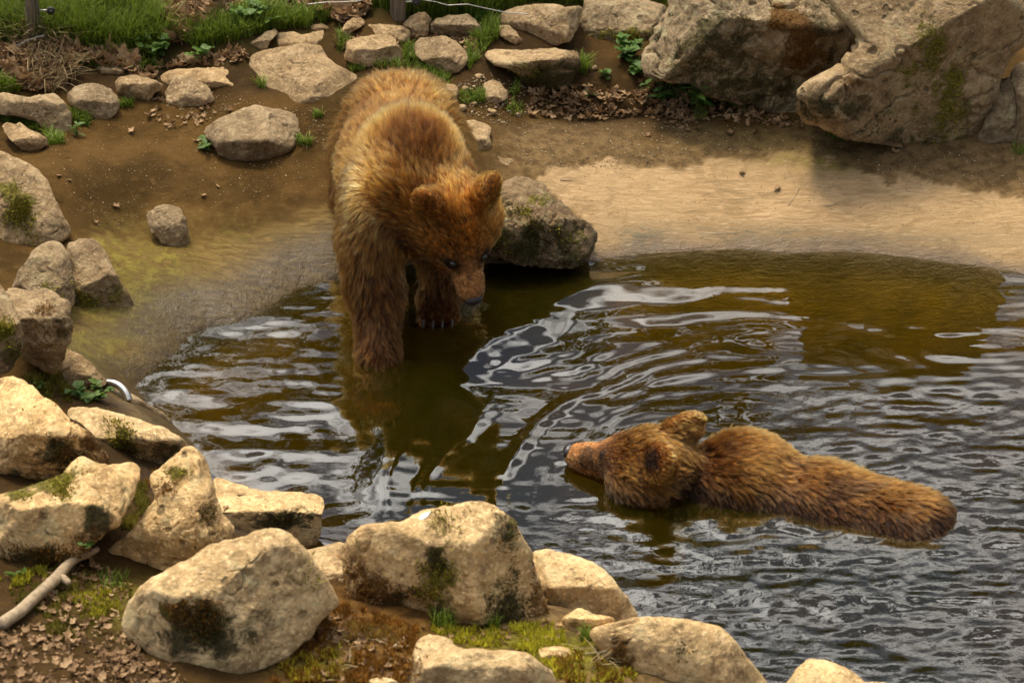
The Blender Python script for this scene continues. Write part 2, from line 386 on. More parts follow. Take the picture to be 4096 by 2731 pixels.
# rings round the wading paw, the swirl at the left shore, a drop on the calm water
for (qx, qy, a0, l0, r0) in ((1500,1455,.0034,.065,.16), (1000,1790,.0034,.12,.30), (3420,1225,.0008,.06,.20), (1790,1270,.0022,.045,.12)):
    c0 = PZ(np.array(float(qx)), np.array(float(qy)), 0)[:2]; rr = np.hypot(WX-c0[0], WY-c0[1])+.02*wv(3, 3, 33, 2)
    W += a0*np.exp(-rr/r0)*np.sin(rr*2*math.pi/l0)*np.clip(.6+.9*wv(1.7, 1.7, 34, 2), 0, 1.3)
wd = polydist(WX, WY, SHORE)
W *= sstep(-.0, .12, -wd)*.75+.25
WN = np.stack([WX, WY, W], -1).reshape(-1, 3); wi, wj = WX.shape
wid = np.arange(wi*wj).reshape(wi, wj)
keep = (wd < .25)
kf = keep[:-1, :-1] & keep[1:, :-1] & keep[1:, 1:] & keep[:-1, 1:]
WF = np.stack([wid[:-1, :-1], wid[1:, :-1], wid[1:, 1:], wid[:-1, 1:]], -1)[kf].reshape(-1, 4)
def mat_water():
    t = NT('water_material'); P = t.obj()
    nb = t.noise(P, 26, 3, .6); nb2 = t.noise(P, 70, 2, .5)
    am = t.attr('chop').outputs['Fac']
    b = t.bump(t.math('MULTIPLY', t.math('ADD', nb, t.math('MULTIPLY', nb2, .4)), am), .35, .003)
    fr = t.n('Fresnel', {'IOR': 1.5}); t.t.links.new(b, fr.inputs['Normal'])
    gl = t.n('BsdfGlossy', {'Color': (1, 1, 1), 'Roughness': .015}); t.t.links.new(b, gl.inputs['Normal'])
    tr = t.n('BsdfTransparent', {'Color': (.93, .90, .82)})
    df = t.n('BsdfDiffuse', {'Color': (.058, .050, .003)})
    body = t.n('MixShader', {0: .13, 1: tr, 2: df})
    mx_ = t.n('MixShader', {0: fr.outputs[0], 1: body, 2: gl})
    t.t.links.new(mx_.outputs[0], t.out.inputs['Surface'])
    va = t.n('VolumeAbsorption', {'Color': (.58, .51, .03), 'Density': 4.4})
    t.t.links.new(va.outputs[0], t.out.inputs['Volume'])
    return t.m
M_water = mat_water()
u, inv = np.unique(WF, return_inverse=True); inv = inv.reshape(-1, 4)
wme = mesh_obj('water', WN[u], inv, M_water, attrs={'chop': (np.clip(chop_m+.25*left_m, 0, 1)).ravel()[u]})
# close the body of water with walls and a bottom buried under the basin
bm = bmesh.new(); bm.from_mesh(wme.data)
ed = [e for e in bm.edges if e.is_boundary]
ex = bmesh.ops.extrude_edge_only(bm, edges=ed)
nv = [g for g in ex['geom'] if isinstance(g, bmesh.types.BMVert)]; ne = [g for g in ex['geom'] if isinstance(g, bmesh.types.BMEdge)]
for v in nv: v.co.z = -1.3
low = [e for e in ne if all(abs(v.co.z+1.3) < 1e-6 for v in e.verts)]
try: bmesh.ops.edgeloop_fill(bm, edges=low)
except Exception: bmesh.ops.holes_fill(bm, edges=low)
bmesh.ops.recalc_face_normals(bm, faces=bm.faces)
bm.to_mesh(wme.data); bm.free()
tag(wme, kind='structure')
# ================================================================== wood behind the fence (mirrored in the pool)
def mat_leafmass(name, a, b):
    t = NT(name); oi = t.n('NewGeometry').outputs['Random Per Island']
    c = t.mix(oi, a, b)
    d = t.n('BsdfDiffuse', {'Color': c}); tl = t.n('BsdfTranslucent', {'Color': c}); m = t.n('MixShader', {0: .3, 1: d, 2: tl})
    t.t.links.new(m.outputs[0], t.out.inputs['Surface']); return t.m
def woodland():
    rg = np.random.default_rng(5); V = []; F = []; k = 0
    for i in range(27):
        x = -28+i*2.15+rg.uniform(-.9, .9); y = rg.uniform(20, 25); hh = y*math.tan(R(rg.uniform(30, 37) if -9 < x < 0.5 else rg.uniform(24, 33))) ; r = rg.uniform(1.6, 2.9)
        vv, ff = tube([(x, y, -.2), (x+.1, y, hh*.4), (x+.2, y+.1, hh*.9)], [.3, .22, .06], 8)
        V.append(vv); F += [[q+k for q in f] for f in ff]; k += len(vv)
        n = 2200
        ctr = rg.normal(0, 1, (44, 3)); ctr /= np.linalg.norm(ctr, axis=1)[:, None]; ctr *= rg.random((44, 1))**.45*rg.uniform(.7, 1.25, (44, 1))
        ctr = ctr*np.array([r, r, hh*.42])+np.array([x, y, hh*.56])
        ci = rg.integers(0, 44, n); c = ctr[ci]+rg.normal(0, .42, (n, 3))
        c[:, 2] = np.clip(c[:, 2], .5, hh)
        u_ = rg.normal(0, 1, (n, 3)); u_ /= np.linalg.norm(u_, axis=1)[:, None]; w_ = np.cross(u_, rg.normal(0, 1, (n, 3))); w_ /= np.linalg.norm(w_, axis=1)[:, None]
        s_ = rg.uniform(.14, .30, (n, 1))
        q = np.stack([c-u_*s_, c+w_*s_*.6, c+u_*s_, c-w_*s_*.6], 1).reshape(-1, 3)
        V.append(q); F += (np.arange(n*4).reshape(-1, 4)+k).tolist(); k += n*4
    o = mesh_obj('woodland', np.concatenate(V), F, mat_leafmass('woodland_material', (.022, .030, .008), (.050, .058, .014)), smooth=False)
    tag(o, 'belt of leafy trees beyond the fence, mirrored darkly in the pool', 'trees', kind='stuff')
woodland()
# ================================================================== rocks
def mat_rock():
    t = NT('rock_material'); tcn = t.n('TexCoord').outputs['Object']
    oi = t.n('ObjectInfo').outputs['Random']
    off = t.n('CombineXYZ', {0: t.math('MULTIPLY', oi, 37.0), 1: t.math('MULTIPLY', oi, 11.0), 2: 0.0}).outputs[0]
    P = t.n('VectorMath', {0: tcn, 1: off}, operation='ADD').outputs[0]
    A = {k: t.attr(k).outputs['Fac'] for k in ('ym', 'om', 'dm', 'wl')}
    pale = t.attr('pale', 'OBJECT').outputs['Fac']; rough = t.attr('coarse', 'OBJECT').outputs['Fac']; lich = t.attr('lichen', 'OBJECT').outputs['Fac']
    n1 = t.noise(P, 4.5, 4, .62); n2 = t.noise(P, 17, 5, .68, .4); n3 = t.noise(P, 75, 4, .7); n4 = t.noise(P, 260, 2, .7)
    c = t.mix(t.ramp(n1, .30, .70), (.205, .135, .064), (.355, .246, .125))
    c = t.mix(t.math('MULTIPLY', t.ramp(n2, .48, .68), .75), c, (.46, .335, .190))
    c = t.mix(t.math('MULTIPLY', t.ramp(n2, .47, .30), .75), c, (.125, .080, .042))
    c = t.mix(t.math('MULTIPLY', t.ramp(n3, .54, .66), .55), c, (.56, .43, .265))
    c = t.mix(t.math('MULTIPLY', t.ramp(n3, .44, .32), .65), c, (.085, .055, .030))
    c = t.mix(pale, t.mix(1.0, c, (.55, .52, .50), 'MULTIPLY'), c)
    c = t.mix(t.attr('cream', 'OBJECT').outputs['Fac'], c, t.mix(1.0, c, (1.95, 1.92, 1.75), 'MULTIPLY'))
    c = t.mix(oi, t.mix(1.0, c, (.82, .85, .90), 'MULTIPLY'), t.mix(1.0, c, (1.12, 1.06, .96), 'MULTIPLY'))
    # grey-green lichen crust
    ln = t.noise(P, 9, 5, .72, .6)
    c = t.mix(t.math('MULTIPLY', t.ramp(ln, .52, .66), t.math('MULTIPLY', lich, .75)), c, (.40, .37, .20))
    ln2 = t.noise(P, 14, 5, .75, .3)
    c = t.mix(t.math('MULTIPLY', t.ramp(ln2, .54, .66), t.math('MULTIPLY', lich, .8)), c, (.150, .105, .042))
    # pits
    vo = t.n('TexVoronoi', {'Vector': t.n('VectorMath', {0: P, 1: t.n('VectorMath', {0: t.n('TexNoise', {'Vector': P, 'Scale': 30.0}).outputs['Color'], 'Scale': .03}, operation='SCALE').outputs[0]}, operation='ADD').outputs[0], 'Scale': 15.0}, feature='F1')
    pit = t.math('MULTIPLY', t.ramp(vo.outputs['Distance'], .26, .10), t.ramp(t.n('SeparateColor', {'Color': vo.outputs['Color']}).outputs[0], .72, .80))
    pit = t.math('MULTIPLY', pit, rough)
    c = t.mix(t.math('MULTIPLY', pit, .75), c, (.075, .050, .022))
    br = t.math('ADD', t.math('MULTIPLY', t.ramp(t.noise(P, 10, 5, .72, .5), .3, .7), .75), t.math('MULTIPLY', n3, .3))
    def moss(c, a, lo, hi):
        f = t.ramp(t.math('ADD', a, br), .88, 1.22)
        f = t.math('MULTIPLY', f, t.ramp(a, .02, .3))
        return t.mix(f, c, t.mix(t.ramp(n3, .35, .65), lo, hi)), f
    c, f1 = moss(c, A['dm'], (.060, .048, .018), (.150, .118, .042))
    c, f2 = moss(c, A['om'], (.115, .048, .010), (.25, .125, .025))
    c, f3 = moss(c, A['ym'], (.110, .085, .010), (.30, .255, .035))
    c = t.mix(t.math('MULTIPLY', A['wl'], t.ramp(n2, .2, .5, .7, 1)), c, t.mix(1.0, c, (.30, .29, .24), 'MULTIPLY'))
    hh = t.math('ADD', t.math('MULTIPLY', n3, .5), t.math('MULTIPLY', n2, .8))
    hh = t.math('ADD', hh, t.math('MULTIPLY', t.math('ADD', f1, t.math('ADD', f2, f3)), t.math('MULTIPLY', n4, 1.2)))
    hh = t.math('SUBTRACT', t.math('ADD', hh, t.math('MULTIPLY', n4, .15)), t.math('MULTIPLY', pit, .8))
    b = t.bump(hh, .95, .016)
    t.bsdf(c, t.math('SUBTRACT', .88, t.math('MULTIPLY', A['wl'], .5)), b, .3)
    return t.m
M_rock = mat_rock()
def mat_moss():
    t = NT('moss_material'); c = t.attr('tint').outputs['Color']; d = t.n('BsdfDiffuse', {'Color': c}); tl = t.n('BsdfTranslucent', {'Color': c}); m = t.n('MixShader', {0: .3, 1: d, 2: tl}); t.t.links.new(m.outputs[0], t.out.inputs['Surface']); return t.m
M_moss = mat_moss()
TANP = math.tan(PITCH)
def smin(a, b, k):
    h = np.clip(.5+.5*(b-a)/k, 0, 1); return b*(1-h)+a*h-k*h*(1-h)
rock_n = 0
def rock(outline, label, z=None, at=None, ridge=.45, af=78, at_=14, side=(.22, .22), sslope=1.1, tilt=0.0, fac=5, seed=None, res=1.0, thick=.8,
         moss=(), pale=1.0, coarse=.5, lichen=.25, rough=1.0, name='rock', group=None, center=None, cat='rock', cuts=(), wl=True, tiltt=None, fwd=None, cream=None):
    """a solid boulder: its outline as seen, its own depth, top and front faces, chipped facets and worn edges"""
    global rock_n; rock_n += 1; sd_ = seed if seed is not None else rock_n*13
    rg = np.random.default_rng(sd_)
    O = np.asarray(outline, float); q = np.roll(O, -1, 0)
    a2 = O[:, 0]*q[:, 1]-q[:, 0]*O[:, 1]; A_ = a2.sum()/2
    c = np.array([((O[:, 0]+q[:, 0])*a2).sum(), ((O[:, 1]+q[:, 1])*a2).sum()])/(6*A_) if center is None else np.asarray(center, float)
    x0, y0 = O.min(0); x1, y1 = O.max(0)
    if at is None: at = (c[0], y1-.06*(y1-y0))
    if z is None: anchor = G(np.array(float(at[0])), np.array(float(at[1])), detail=False)
    else: anchor = PZ(np.array(float(at[0])), np.array(float(at[1])), z)
    dep0 = (anchor-CAM)@FWD; s = dep0/FPX
    size = math.sqrt(abs(A_))*s
    if fwd is None: fwd = .035*size
    if group == 'rocks heaped along the near bank': lichen = max(lichen, .62)
    if cream is None: cream = .9 if group == 'rocks heaped along the near bank' else 0.0
    seg = int(96*res); nr = int(30*res); nb = 12
    # radius of the outline at each angle
    th = np.linspace(0, 2*math.pi, seg, endpoint=False); Rr = np.zeros(seg)
    for i, t in enumerate(th):
        d = np.array([math.cos(t), math.sin(t)]); best = 0
        e = q-O; w = O-c
        den = d[0]*e[:, 1]-d[1]*e[:, 0]
        with np.errstate(divide='ignore', invalid='ignore'):
            tt = (w[:, 0]*e[:, 1]-w[:, 1]*e[:, 0])/den; uu = (w[:, 0]*d[1]-w[:, 1]*d[0])/den
        ok = (np.abs(den) > 1e-9) & (uu >= -1e-6) & (uu <= 1+1e-6) & (tt > 0)
        Rr[i] = tt[ok].max() if ok.any() else 0
    ker = np.array([1, 2, 3, 2, 1.])/9 if res > 1 else np.array([1, 2, 1.])/4
    h = len(ker)//2; Rr = np.convolve(np.concatenate([Rr[-h:], Rr, Rr[:h]]), ker, 'valid')
    rr = np.sqrt(np.linspace(0, 1, nr+1)[1:]); rr = np.linspace(0, 1, nr+1)[1:]**.8
    wv_ = Vector; vb = (c[1]-at[1])*s; Ht = (y1-y0)*s; Wd = (x1-x0)*s
    def planes(u, v):
        kf = -1/math.tan(R(af)+PITCH); kt = -1/math.tan(R(at_)+PITCH)
        vr = vb+ridge*Ht; wr = kf*(vr-vb)
        k = .03*size+.003
        w = smin(kf*(v-vb)+tilt*u, wr+kt*(v-vr)+(tilt*.6 if tiltt is None else tiltt)*u, k)
        ul = -(c[0]-x0)*s+side[0]*Wd; ur = (x1-c[0])*s-side[1]*Wd
        base = np.maximum(w, -3)
        w = smin(w, base*.6+wr*.4+sslope*(u-ul)+.05*size, k)
        w = smin(w, base*.6+wr*.4-sslope*(u-ur)+.05*size, k)
        return w
    fcs = []
    for _ in range(fac):
        a = rg.uniform(0, 2*math.pi); rad = rg.uniform(.25, .8)
        j = int(a/(2*math.pi)*seg) % seg
        u0 = math.cos(a)*rad*Rr[j]*s; v0 = -math.sin(a)*rad*Rr[j]*s
        eps = .01; w0 = planes(np.array(u0), np.array(v0))
        gu = (planes(np.array(u0+eps), np.array(v0))-w0)/eps; gv = (planes(np.array(u0), np.array(v0+eps))-w0)/eps
        m = rg.uniform(.3, .9); dirx, diry = math.cos(a), -math.sin(a)
        fcs.append((u0, v0, float(w0)-.01*size, float(gu)-dirx*m+rg.uniform(-.3, .3), float(gv)-diry*m*.8+rg.uniform(-.2, .2)))
    for (cx_, cy_, gu, gv, dw) in cuts:      # hand-set breaks: pixel, slope across, slope up, depth
        u0 = (cx_-c[0])*s; v0 = (c[1]-cy_)*s
        fcs.append((u0, v0, float(planes(np.array(u0), np.array(v0)))-dw, gu, gv))
    def front(u, v):
        w = planes(u, v)
        for (u0, v0, w0, gu, gv) in fcs: w = smin(w, w0+gu*(u-u0)+gv*(v-v0), .012*size+.002)
        return w
    TH, RR = np.meshgrid(th, rr)      # rings x seg
    PXX = c[0]+np.cos(TH)*RR*Rr[None]; PYY = c[1]+np.sin(TH)*RR*Rr[None]
    U = (PXX-c[0])*s; Vv = (c[1]-PYY)*s
    low_ = sstep(0, -.35*Ht, Vv-0.0)
    Wf = front(U, Vv)+fwd-size*(.10-.065*low_)*(1-np.sqrt(np.clip(1-RR**5, 0, 1)))
    rim = Wf[-1]
    wc = float(front(np.array(0.), np.array(0.)))+fwd
    rb = np.linspace(1, 0, nb+1)[1:-1]; TB, RB = np.meshgrid(th, rb)
    PXB = c[0]+np.cos(TB)*RB*Rr[None]; PYB = c[1]+np.sin(TB)*RB*Rr[None]
    Wb = rim[None]*RB+(rim.mean()-.2*size)*(1-RB)-thick*size*np.sqrt(1-RB**2)
    allx = np.concatenate([[c[0]], PXX.ravel(), PXB.ravel(), [c[0]]]); ally = np.concatenate([[c[1]], PYY.ravel(), PYB.ravel(), [c[1]]])
    allw = np.concatenate([[wc], Wf.ravel(), Wb.ravel(), [rim.mean()-.2*size-thick*size]])
    V = PD(allx, ally, dep0-allw)
    F = []
    nring = nr+len(rb)
    i0 = 1+np.arange(nring*seg).reshape(nring, seg); i1 = np.roll(i0, -1, 1)
    quads = np.stack([i0[:-1], i0[1:], i1[1:], i1[:-1]], -1).reshape(-1, 4)
    F = quads.tolist()+[(0, int(i0[0, j]), int(i1[0, j])) for j in range(seg)]+[(len(V)-1, int(i1[-1, j]), int(i0[-1, j])) for j in range(seg)]
    # normals for displacement
    me = bpy.data.meshes.new('tmp'); me.from_pydata(V.tolist(), [], F); me.update()
    N = np.zeros(len(V)*3, np.float32); me.vertices.foreach_get('normal', N); N = N.reshape(-1, 3); bpy.data.meshes.remove(me)
    if (N[0]@FWD) > 0: N = -N; F = [tuple(reversed(f)) for f in F]
    sh = rg.uniform(-50, 50, 3)
    f0 = 2.2/size
    D = .024*size*fbm((V+sh)*f0, 2, sd_)
    rid = 1-np.abs(fbm((V-sh)*f0*1.3, 3, sd_+5)); D += -.030*size*sstep(.93, 1.0, rid)*sstep(-.1, .5, vnoise((V+sh)*f0*1.1, sd_+6))*rough
    strat = vnoise(np.stack([(V[:, 0]+sh[0])*f0*.8, (V[:, 1])*f0*.8, (V[:, 2]+sh[2])*f0*4], -1), sd_+9); D += .006*size*strat*rough
    D += rough*(.0042*fbm((V+sh)*11, 4, sd_+2, .5)+.0026*fbm((V+sh)*38, 3, sd_+3, .6))
    pits = vnoise((V+sh)*46+.9*fbm((V+sh)*20, 2, 4)[:, None], sd_+4)*(.5+.5*vnoise((V+sh)*6, sd_+8)); D -= coarse*.008*sstep(.30, .5, pits)
    V = V+N*D[:, None]
    vpx, vpy, _ = proj(V)
    ml = {'ym': 0, 'om': 0, 'dm': 0}
    for (mx_, my_, mrx, mry, kind, st) in moss:
        mrx *= 1.35; mry *= 1.35; st *= .84 if kind == 'dm' else .92
        ml[kind] = np.maximum(ml[kind], st*np.exp(-(((vpx-mx_)/mrx)**2+((vpy-my_)/mry)**2)))
    at3 = {k: (np.zeros(len(V)) if np.isscalar(v) else np.clip(v, 0, 1)) for k, v in ml.items()}
    at3['wl'] = sstep(.035, .0, V[:, 2]+.02*vnoise(V*9, 3)) if wl else np.zeros(len(V))
    org = np.array([V[:, 0].mean(), V[:, 1].mean(), V[:, 2].min()])
    o = mesh_obj(name, V, F, M_rock, attrs=at3, origin=org)
    o['pale'] = float(pale); o['cream'] = float(cream); o['coarse'] = float(coarse); o['lichen'] = float(lichen)
    tag(o, label, cat, group)
    # moss cushions rooted where the moss grows
    if moss:
        Vs = []; Cs = []
        fz = fbm((V+sh)*9, 4, sd_+21, .7); front_ = (N@FWD) < .1
        for kind, colr, hgt in (('ym', (.26, .225, .030), .008), ('om', (.20, .095, .022), .009), ('dm', (.105, .085, .028), .008)):
            w_ = np.clip(at3[kind]+.55*fz-.42, 0, 1)*front_*(at3[kind] > .08)
            # area per vertex is roughly even on the front; draw roots from the mossy vertices
            if w_.sum() < 1: continue
            n_ = int(min(2600, w_.sum()*2.2)); ii = rg.choice(len(V), n_, p=w_/w_.sum())
            jj = rg.normal(0, .010, (n_, 3)); P_ = V[ii]+jj-N[ii]*((jj*N[ii]).sum(1))[:, None]
            D_ = N[ii]+rg.normal(0, .55, (n_, 3)); D_ /= np.linalg.norm(D_, axis=1)[:, None]; H_ = hgt*rg.uniform(.5, 1.5, n_); S_ = np.cross(D_, rg.normal(0, 1, (n_, 3))); S_ /= np.linalg.norm(S_, axis=1)[:, None]+1e-9
            Vs.append(np.stack([P_-S_*(.32*H_)[:, None], P_+S_*(.32*H_)[:, None], P_+D_*H_[:, None]], 1).reshape(-1, 3)); Cs.append(np.repeat(np.array(colr)[None]*rg.uniform(.5, 1.5, (n_, 1)), 3, 0))
        if Vs:
            Vs = np.concatenate(Vs); mo = mesh_obj('moss', Vs-org, np.arange(len(Vs)).reshape(-1, 3), M_moss, o, smooth=False, attrs={'tint': np.clip(np.concatenate(Cs), 0, 1)}); mo['kind'] = 'stuff'
    return o
GB = 'stones edging the far bank'; GF = 'rocks heaped along the near bank'; GL = 'rocks along the left shore'; GR = 'boulders on the right bank'
# ---- far bank, left to right
rock(R1([(-40,620),(80,615),(190,640),(360,612),(430,660),(478,740),(476,880),(445,942),(380,910),(300,860),(240,800),(120,770),(-40,760)]), 'long saddle-shaped tan rock with grass tufts along its right end', center=(150,430), group=GB, ridge=.62, at=(200,530), lichen=.1, fac=2)
rock(R1([(5,840),(30,810),(130,812),(220,860),(310,915),(310,960),(260,1000),(180,1022),(110,970),(40,900)]), 'small tan stone in front of the long saddle-shaped rock', group=GB, lichen=.1)
rock(R1([(-60,985),(30,990),(100,1030),(200,1090),(300,1180),(360,1270),(400,1370),(440,1460),(478,1520),(450,1570),(400,1600),(250,1620),(100,1640),(-60,1640)]), 'large smooth boulder with yellow-green moss streak on its sloping face', group=GL, ridge=.25, at_=44, af=70, res=1.4,
     moss=[(40,770,60,50,'ym',.9),(75,840,60,80,'ym',.8),(60,800,90,110,'dm',.5)], lichen=.1, coarse=.8, fac=1)
rock(R1([(430,620),(480,580),(560,560),(650,555),(740,590),(780,640),(792,700),(760,760),(700,800),(650,805),(600,770),(520,740),(440,680)]), 'rounded tan stone with pointed lower edge between saddle-shaped rock and angular stone', group=GB, ridge=.5, lichen=.05)
rock(R1([(760,550),(790,505),(880,495),(960,505),(1040,540),(1085,565),(1060,600),(1020,610),(1000,660),(960,680),(900,655),(800,650),(770,610)]), 'angular tan stone with broken lower edge beside two-part rock', group=GB, ridge=.62, lichen=.05)
rock(R1([(530,455),(600,425),(700,408),(790,410),(845,440),(860,490),(800,500),(640,485),(540,470)]), 'low flat stone half buried in the dry leaves', group=GB, ridge=.4, lichen=.3, pale=.8)
rock(R1([(390,440),(430,410),(520,420),(530,470),(450,480),(400,465)]), 'small dark stone among dry leaves under the fence post', group=GB, pale=.4)
rock(R1([(-40,490),(60,485),(150,500),(200,545),(150,570),(-40,565)]), 'low grey stone in the grass behind the saddle-shaped rock', group=GB, pale=.6)
rock(R1([(1035,520),(1080,475),(1150,448),(1240,455),(1350,460),(1450,445),(1560,432),(1640,445),(1685,500),(1680,570),(1640,610),(1540,600),(1400,585),(1200,575),(1050,545)]), 'long tan rock lying behind the blunt wedge-shaped stone', group=GB, ridge=.35, at_=22, lichen=.05)
rock(R1([(1085,620),(1110,570),(1140,500),(1210,500),(1300,530),(1380,570),(1400,620),(1420,670),(1340,700),(1250,705),(1170,720),(1110,690)]), 'blunt wedge-shaped tan stone leaning on the long rock behind it', group=GB, ridge=.3, at_=30, lichen=.05)
rock(R1([(1615,320),(1680,270),(1760,210),(1820,190),(1840,215),(1790,270),(1770,320),(1690,345),(1650,330)]), 'narrow slanting stone beside the big flat slab', group=GB, pale=.75)
rock(R1([(1770,315),(1790,270),(1830,215),(1930,205),(2000,225),(2080,205),(2160,195),(2200,240),(2220,290),(2160,335),(2050,345),(1900,340)]), 'wide tan stone with scalloped top behind the big flat slab', group=GB, ridge=.35, at_=24, lichen=.05)
rock(R1([(2050,172),(2120,160),(2190,185),(2180,205),(2060,200)]), 'thin flat stone in the grass above the scalloped stone', group=GB, pale=.7)
rock(R1([(1615,415),(1680,350),(1760,325),(1880,310),(2000,290),(2120,300),(2160,360),(2230,430),(2330,470),(2420,540),(2380,640),(2300,690),(2180,698),(2050,695),(1930,690),(1820,670),(1760,610),(1690,550),(1680,480)]), 'big flat tan slab with a diagonal crack behind the wading bear', group=GB, ridge=.16, at_=26, af=80, res=1.3, rough=.8, lichen=.05, coarse=.3, fac=2,
     cuts=[(1235,320,.55,-.5,.012)])
rock(R1([(1330,870),(1400,800),(1490,760),(1560,740),(1670,690),(1760,700),(1850,715),(1940,745),(1985,800),(1990,860),(1960,950),(1880,1010),(1790,1040),(1760,1085),(1680,1092),(1520,1062),(1430,1010),(1400,950),(1340,900)]), 'chunky tan rock standing alone on the dark mud slope', group=GB, ridge=.34, at_=20, af=96, res=1.3, fac=2, coarse=.5, lichen=.12,
     cuts=[(1110,590,-.9,.35,.01)])
rock(R1([(960,1415),(1040,1370),(1110,1355),(1190,1380),(1230,1440),(1245,1520),(1250,1620),(1180,1640),(1080,1620),(1000,1540),(975,1480)]), 'blunt stone set into the concrete of the left bank', group=GL, ridge=.5, at_=40, lichen=.1)
rock(R1([(1160,370),(1210,350),(1290,380),(1345,415),(1330,430),(1240,415),(1175,392)]), 'thin tan stone beside a green leafy plant', group=GB, lichen=.05)
rock(R3([(20,215),(60,150),(110,110),(160,115),(185,150),(165,175),(125,195),(80,230),(30,250)]), 'small pointed stone next to the dry leaves by the rear post', group=GB, lichen=.05)
rock(R3([(125,200),(180,165),(300,160),(430,170),(480,200),(485,250),(450,285),(420,275),(330,245),(250,235),(130,232)]), 'long low stone directly behind the bear', group=GB, ridge=.3, at_=25, lichen=.05)
rock(R3([(430,170),(480,110),(540,80),(580,85),(615,130),(605,180),(595,240),(500,248),(485,190)]), 'upright rounded stone in front of the rear fence post', group=GB, ridge=.3, at_=40, lichen=.05)
rock(R3([(580,230),(610,170),(660,120),(760,105),(870,95),(920,140),(970,190),(1000,240),(930,255),(820,255),(740,245),(650,245)]), 'wide tan stone with an undercut shadowed base', group=GB, ridge=.5, af=100, at_=24, lichen=.05)
rock(R3([(35,385),(60,330),(65,270),(140,240),(240,230),(330,225),(380,250),(420,300),(440,350),(430,410),(300,450),(180,450),(100,425)]), 'blocky tan stone right above the rump of the wading bear', group=GB, ridge=.5, lichen=.05)
rock(R3([(508,330),(520,265),(600,250),(720,240),(780,270),(840,330),(865,380),(850,440),(800,480),(730,500),(660,470),(590,430),(520,380)]), 'rounded tan stone like a loaf beside the rump of the wading bear', group=GB, ridge=.42, at_=24, lichen=.1, res=1.2)
rock(R3([(1030,140),(1100,90),(1180,45),(1300,18),(1440,40),(1560,45),(1640,30),(1620,100),(1580,200),(1545,275),(1430,300),(1300,305),(1220,265),(1150,190),(1060,160)]), 'broad humped tan boulder below the wire against green grass', group=GR, ridge=.15, at_=50, af=75, res=1.3, lichen=.1, rough=.8, fac=2)
rock(R3([(1050,170),(1130,165),(1190,220),(1250,300),(1190,305),(1110,260),(1060,225)]), 'small slanting stone at the foot of the broad humped boulder', group=GR, lichen=.1)
rock(R3([(1530,270),(1580,160),(1620,60),(1640,-40),(1760,-60),(1960,-40),(2060,10),(2180,40),(2160,130),(2080,220),(2040,270),(1960,275),(1880,280),(1820,300),(1730,295),(1640,280)]), 'pitted tan boulder between the humped one and the huge boulder', group=GR, ridge=.2, at_=45, af=70, res=1.4, coarse=1, lichen=.35, moss=[(2500,150,120,30,'ym',.7)])
rock(R3([(940,360),(1020,325),(1200,330),(1400,320),(1560,330),(1590,350),(1605,450),(1520,580),(1350,620),(1220,670),(1210,560),(1190,480),(1110,440),(1030,420),(960,390)]), 'flat-topped slab with a dark mossy side', group=GR, center=(2190,270), ridge=.62, at_=8, af=95, at=(2190,372), tilt=-.15, coarse=.8, lichen=.3,
     moss=[(2230,310,130,70,'dm',1.0),(2120,350,70,60,'dm',1.0),(2090,270,40,25,'ym',.7)])
rock(R3([(915,535),(960,520),(1080,535),(1110,590),(1128,650),(1060,690),(1000,685),(970,650),(965,600),(930,570)]), 'small flat diamond-shaped stone with tufts of grass around it', group=GB, ridge=.25, at_=16, lichen=.05)
rock(R3([(660,560),(770,560),(800,590),(790,650),(780,700),(700,680)]), 'small stone peeping out behind the flank of the wading bear', group=GB, lichen=.1)
rock(R3([(780,800),(900,795),(980,815),(1020,850),(1000,900),(1018,950),(980,1000),(890,1005),(800,960)]), 'smooth flat stone just above the dark lumpy rock', group=GB, ridge=.3, at_=18, lichen=.05)
rock(R2([(770,600),(795,545),(820,510),(890,493),(960,535),(990,600),(985,660),(920,700),(840,700),(780,660)]), 'rounded knob of grey rock above the dark lumpy rock', group=GR, z=.14, pale=.55, coarse=.8, lichen=.4, ridge=.4)
rock(R2([(800,720),(860,660),(985,610),(1080,660),(1200,760),(1310,830),(1335,880),(1290,985),(1210,1040),(1100,1040),(950,1015),(850,985),(790,900)]), 'dark lumpy rock with mustard lichen spots at the water beside the bear', group=GR, z=.05, at=(2080,1075), ridge=.46, at_=34, af=84, res=1.5, pale=.22, coarse=1.0, lichen=.45, rough=1.8, fac=3, side=(.12,.25), tilt=-.12,
     moss=[(2160,795,45,22,'ym',.85),(2100,850,26,18,'ym',.7),(2290,960,55,60,'ym',.6),(2090,960,110,70,'dm',.75),(2240,990,120,80,'dm',.7),(1990,900,40,130,'ym',.45)])
# ---- right bank boulders
rock(R4([(105,400),(120,300),(150,200),(220,60),(240,-60),(600,-120),(950,-120),(1240,-80),(1330,60),(1420,200),(1390,310),(1280,430),(1150,500),(1060,540),(1040,610),(1000,690),(900,665),(750,615),(600,585),(400,510),(200,465),(120,440)]), 'huge rough boulder with rust-red moss and a broken overhanging face', group=GR, center=(2500+640*.7, 250*.7), ridge=.36, at_=48, af=104, res=2.2, coarse=1.0, lichen=.75, rough=2.2, fac=8, thick=.7, at=(2950,430), tilt=.02, tiltt=.05, fwd=.20, side=(.22, .02),
     moss=[(3150,75,75,50,'om',1.0),(3220,215,70,75,'om',1.0),(3190,150,40,60,'om',.7),(2860,180,170,110,'dm',.85),(3290,130,110,110,'dm',.75),(2930,340,260,90,'dm',.7)],
     cuts=[(2640,150,.9,-.7,.02),(2780,110,-.2,.75,.0)])
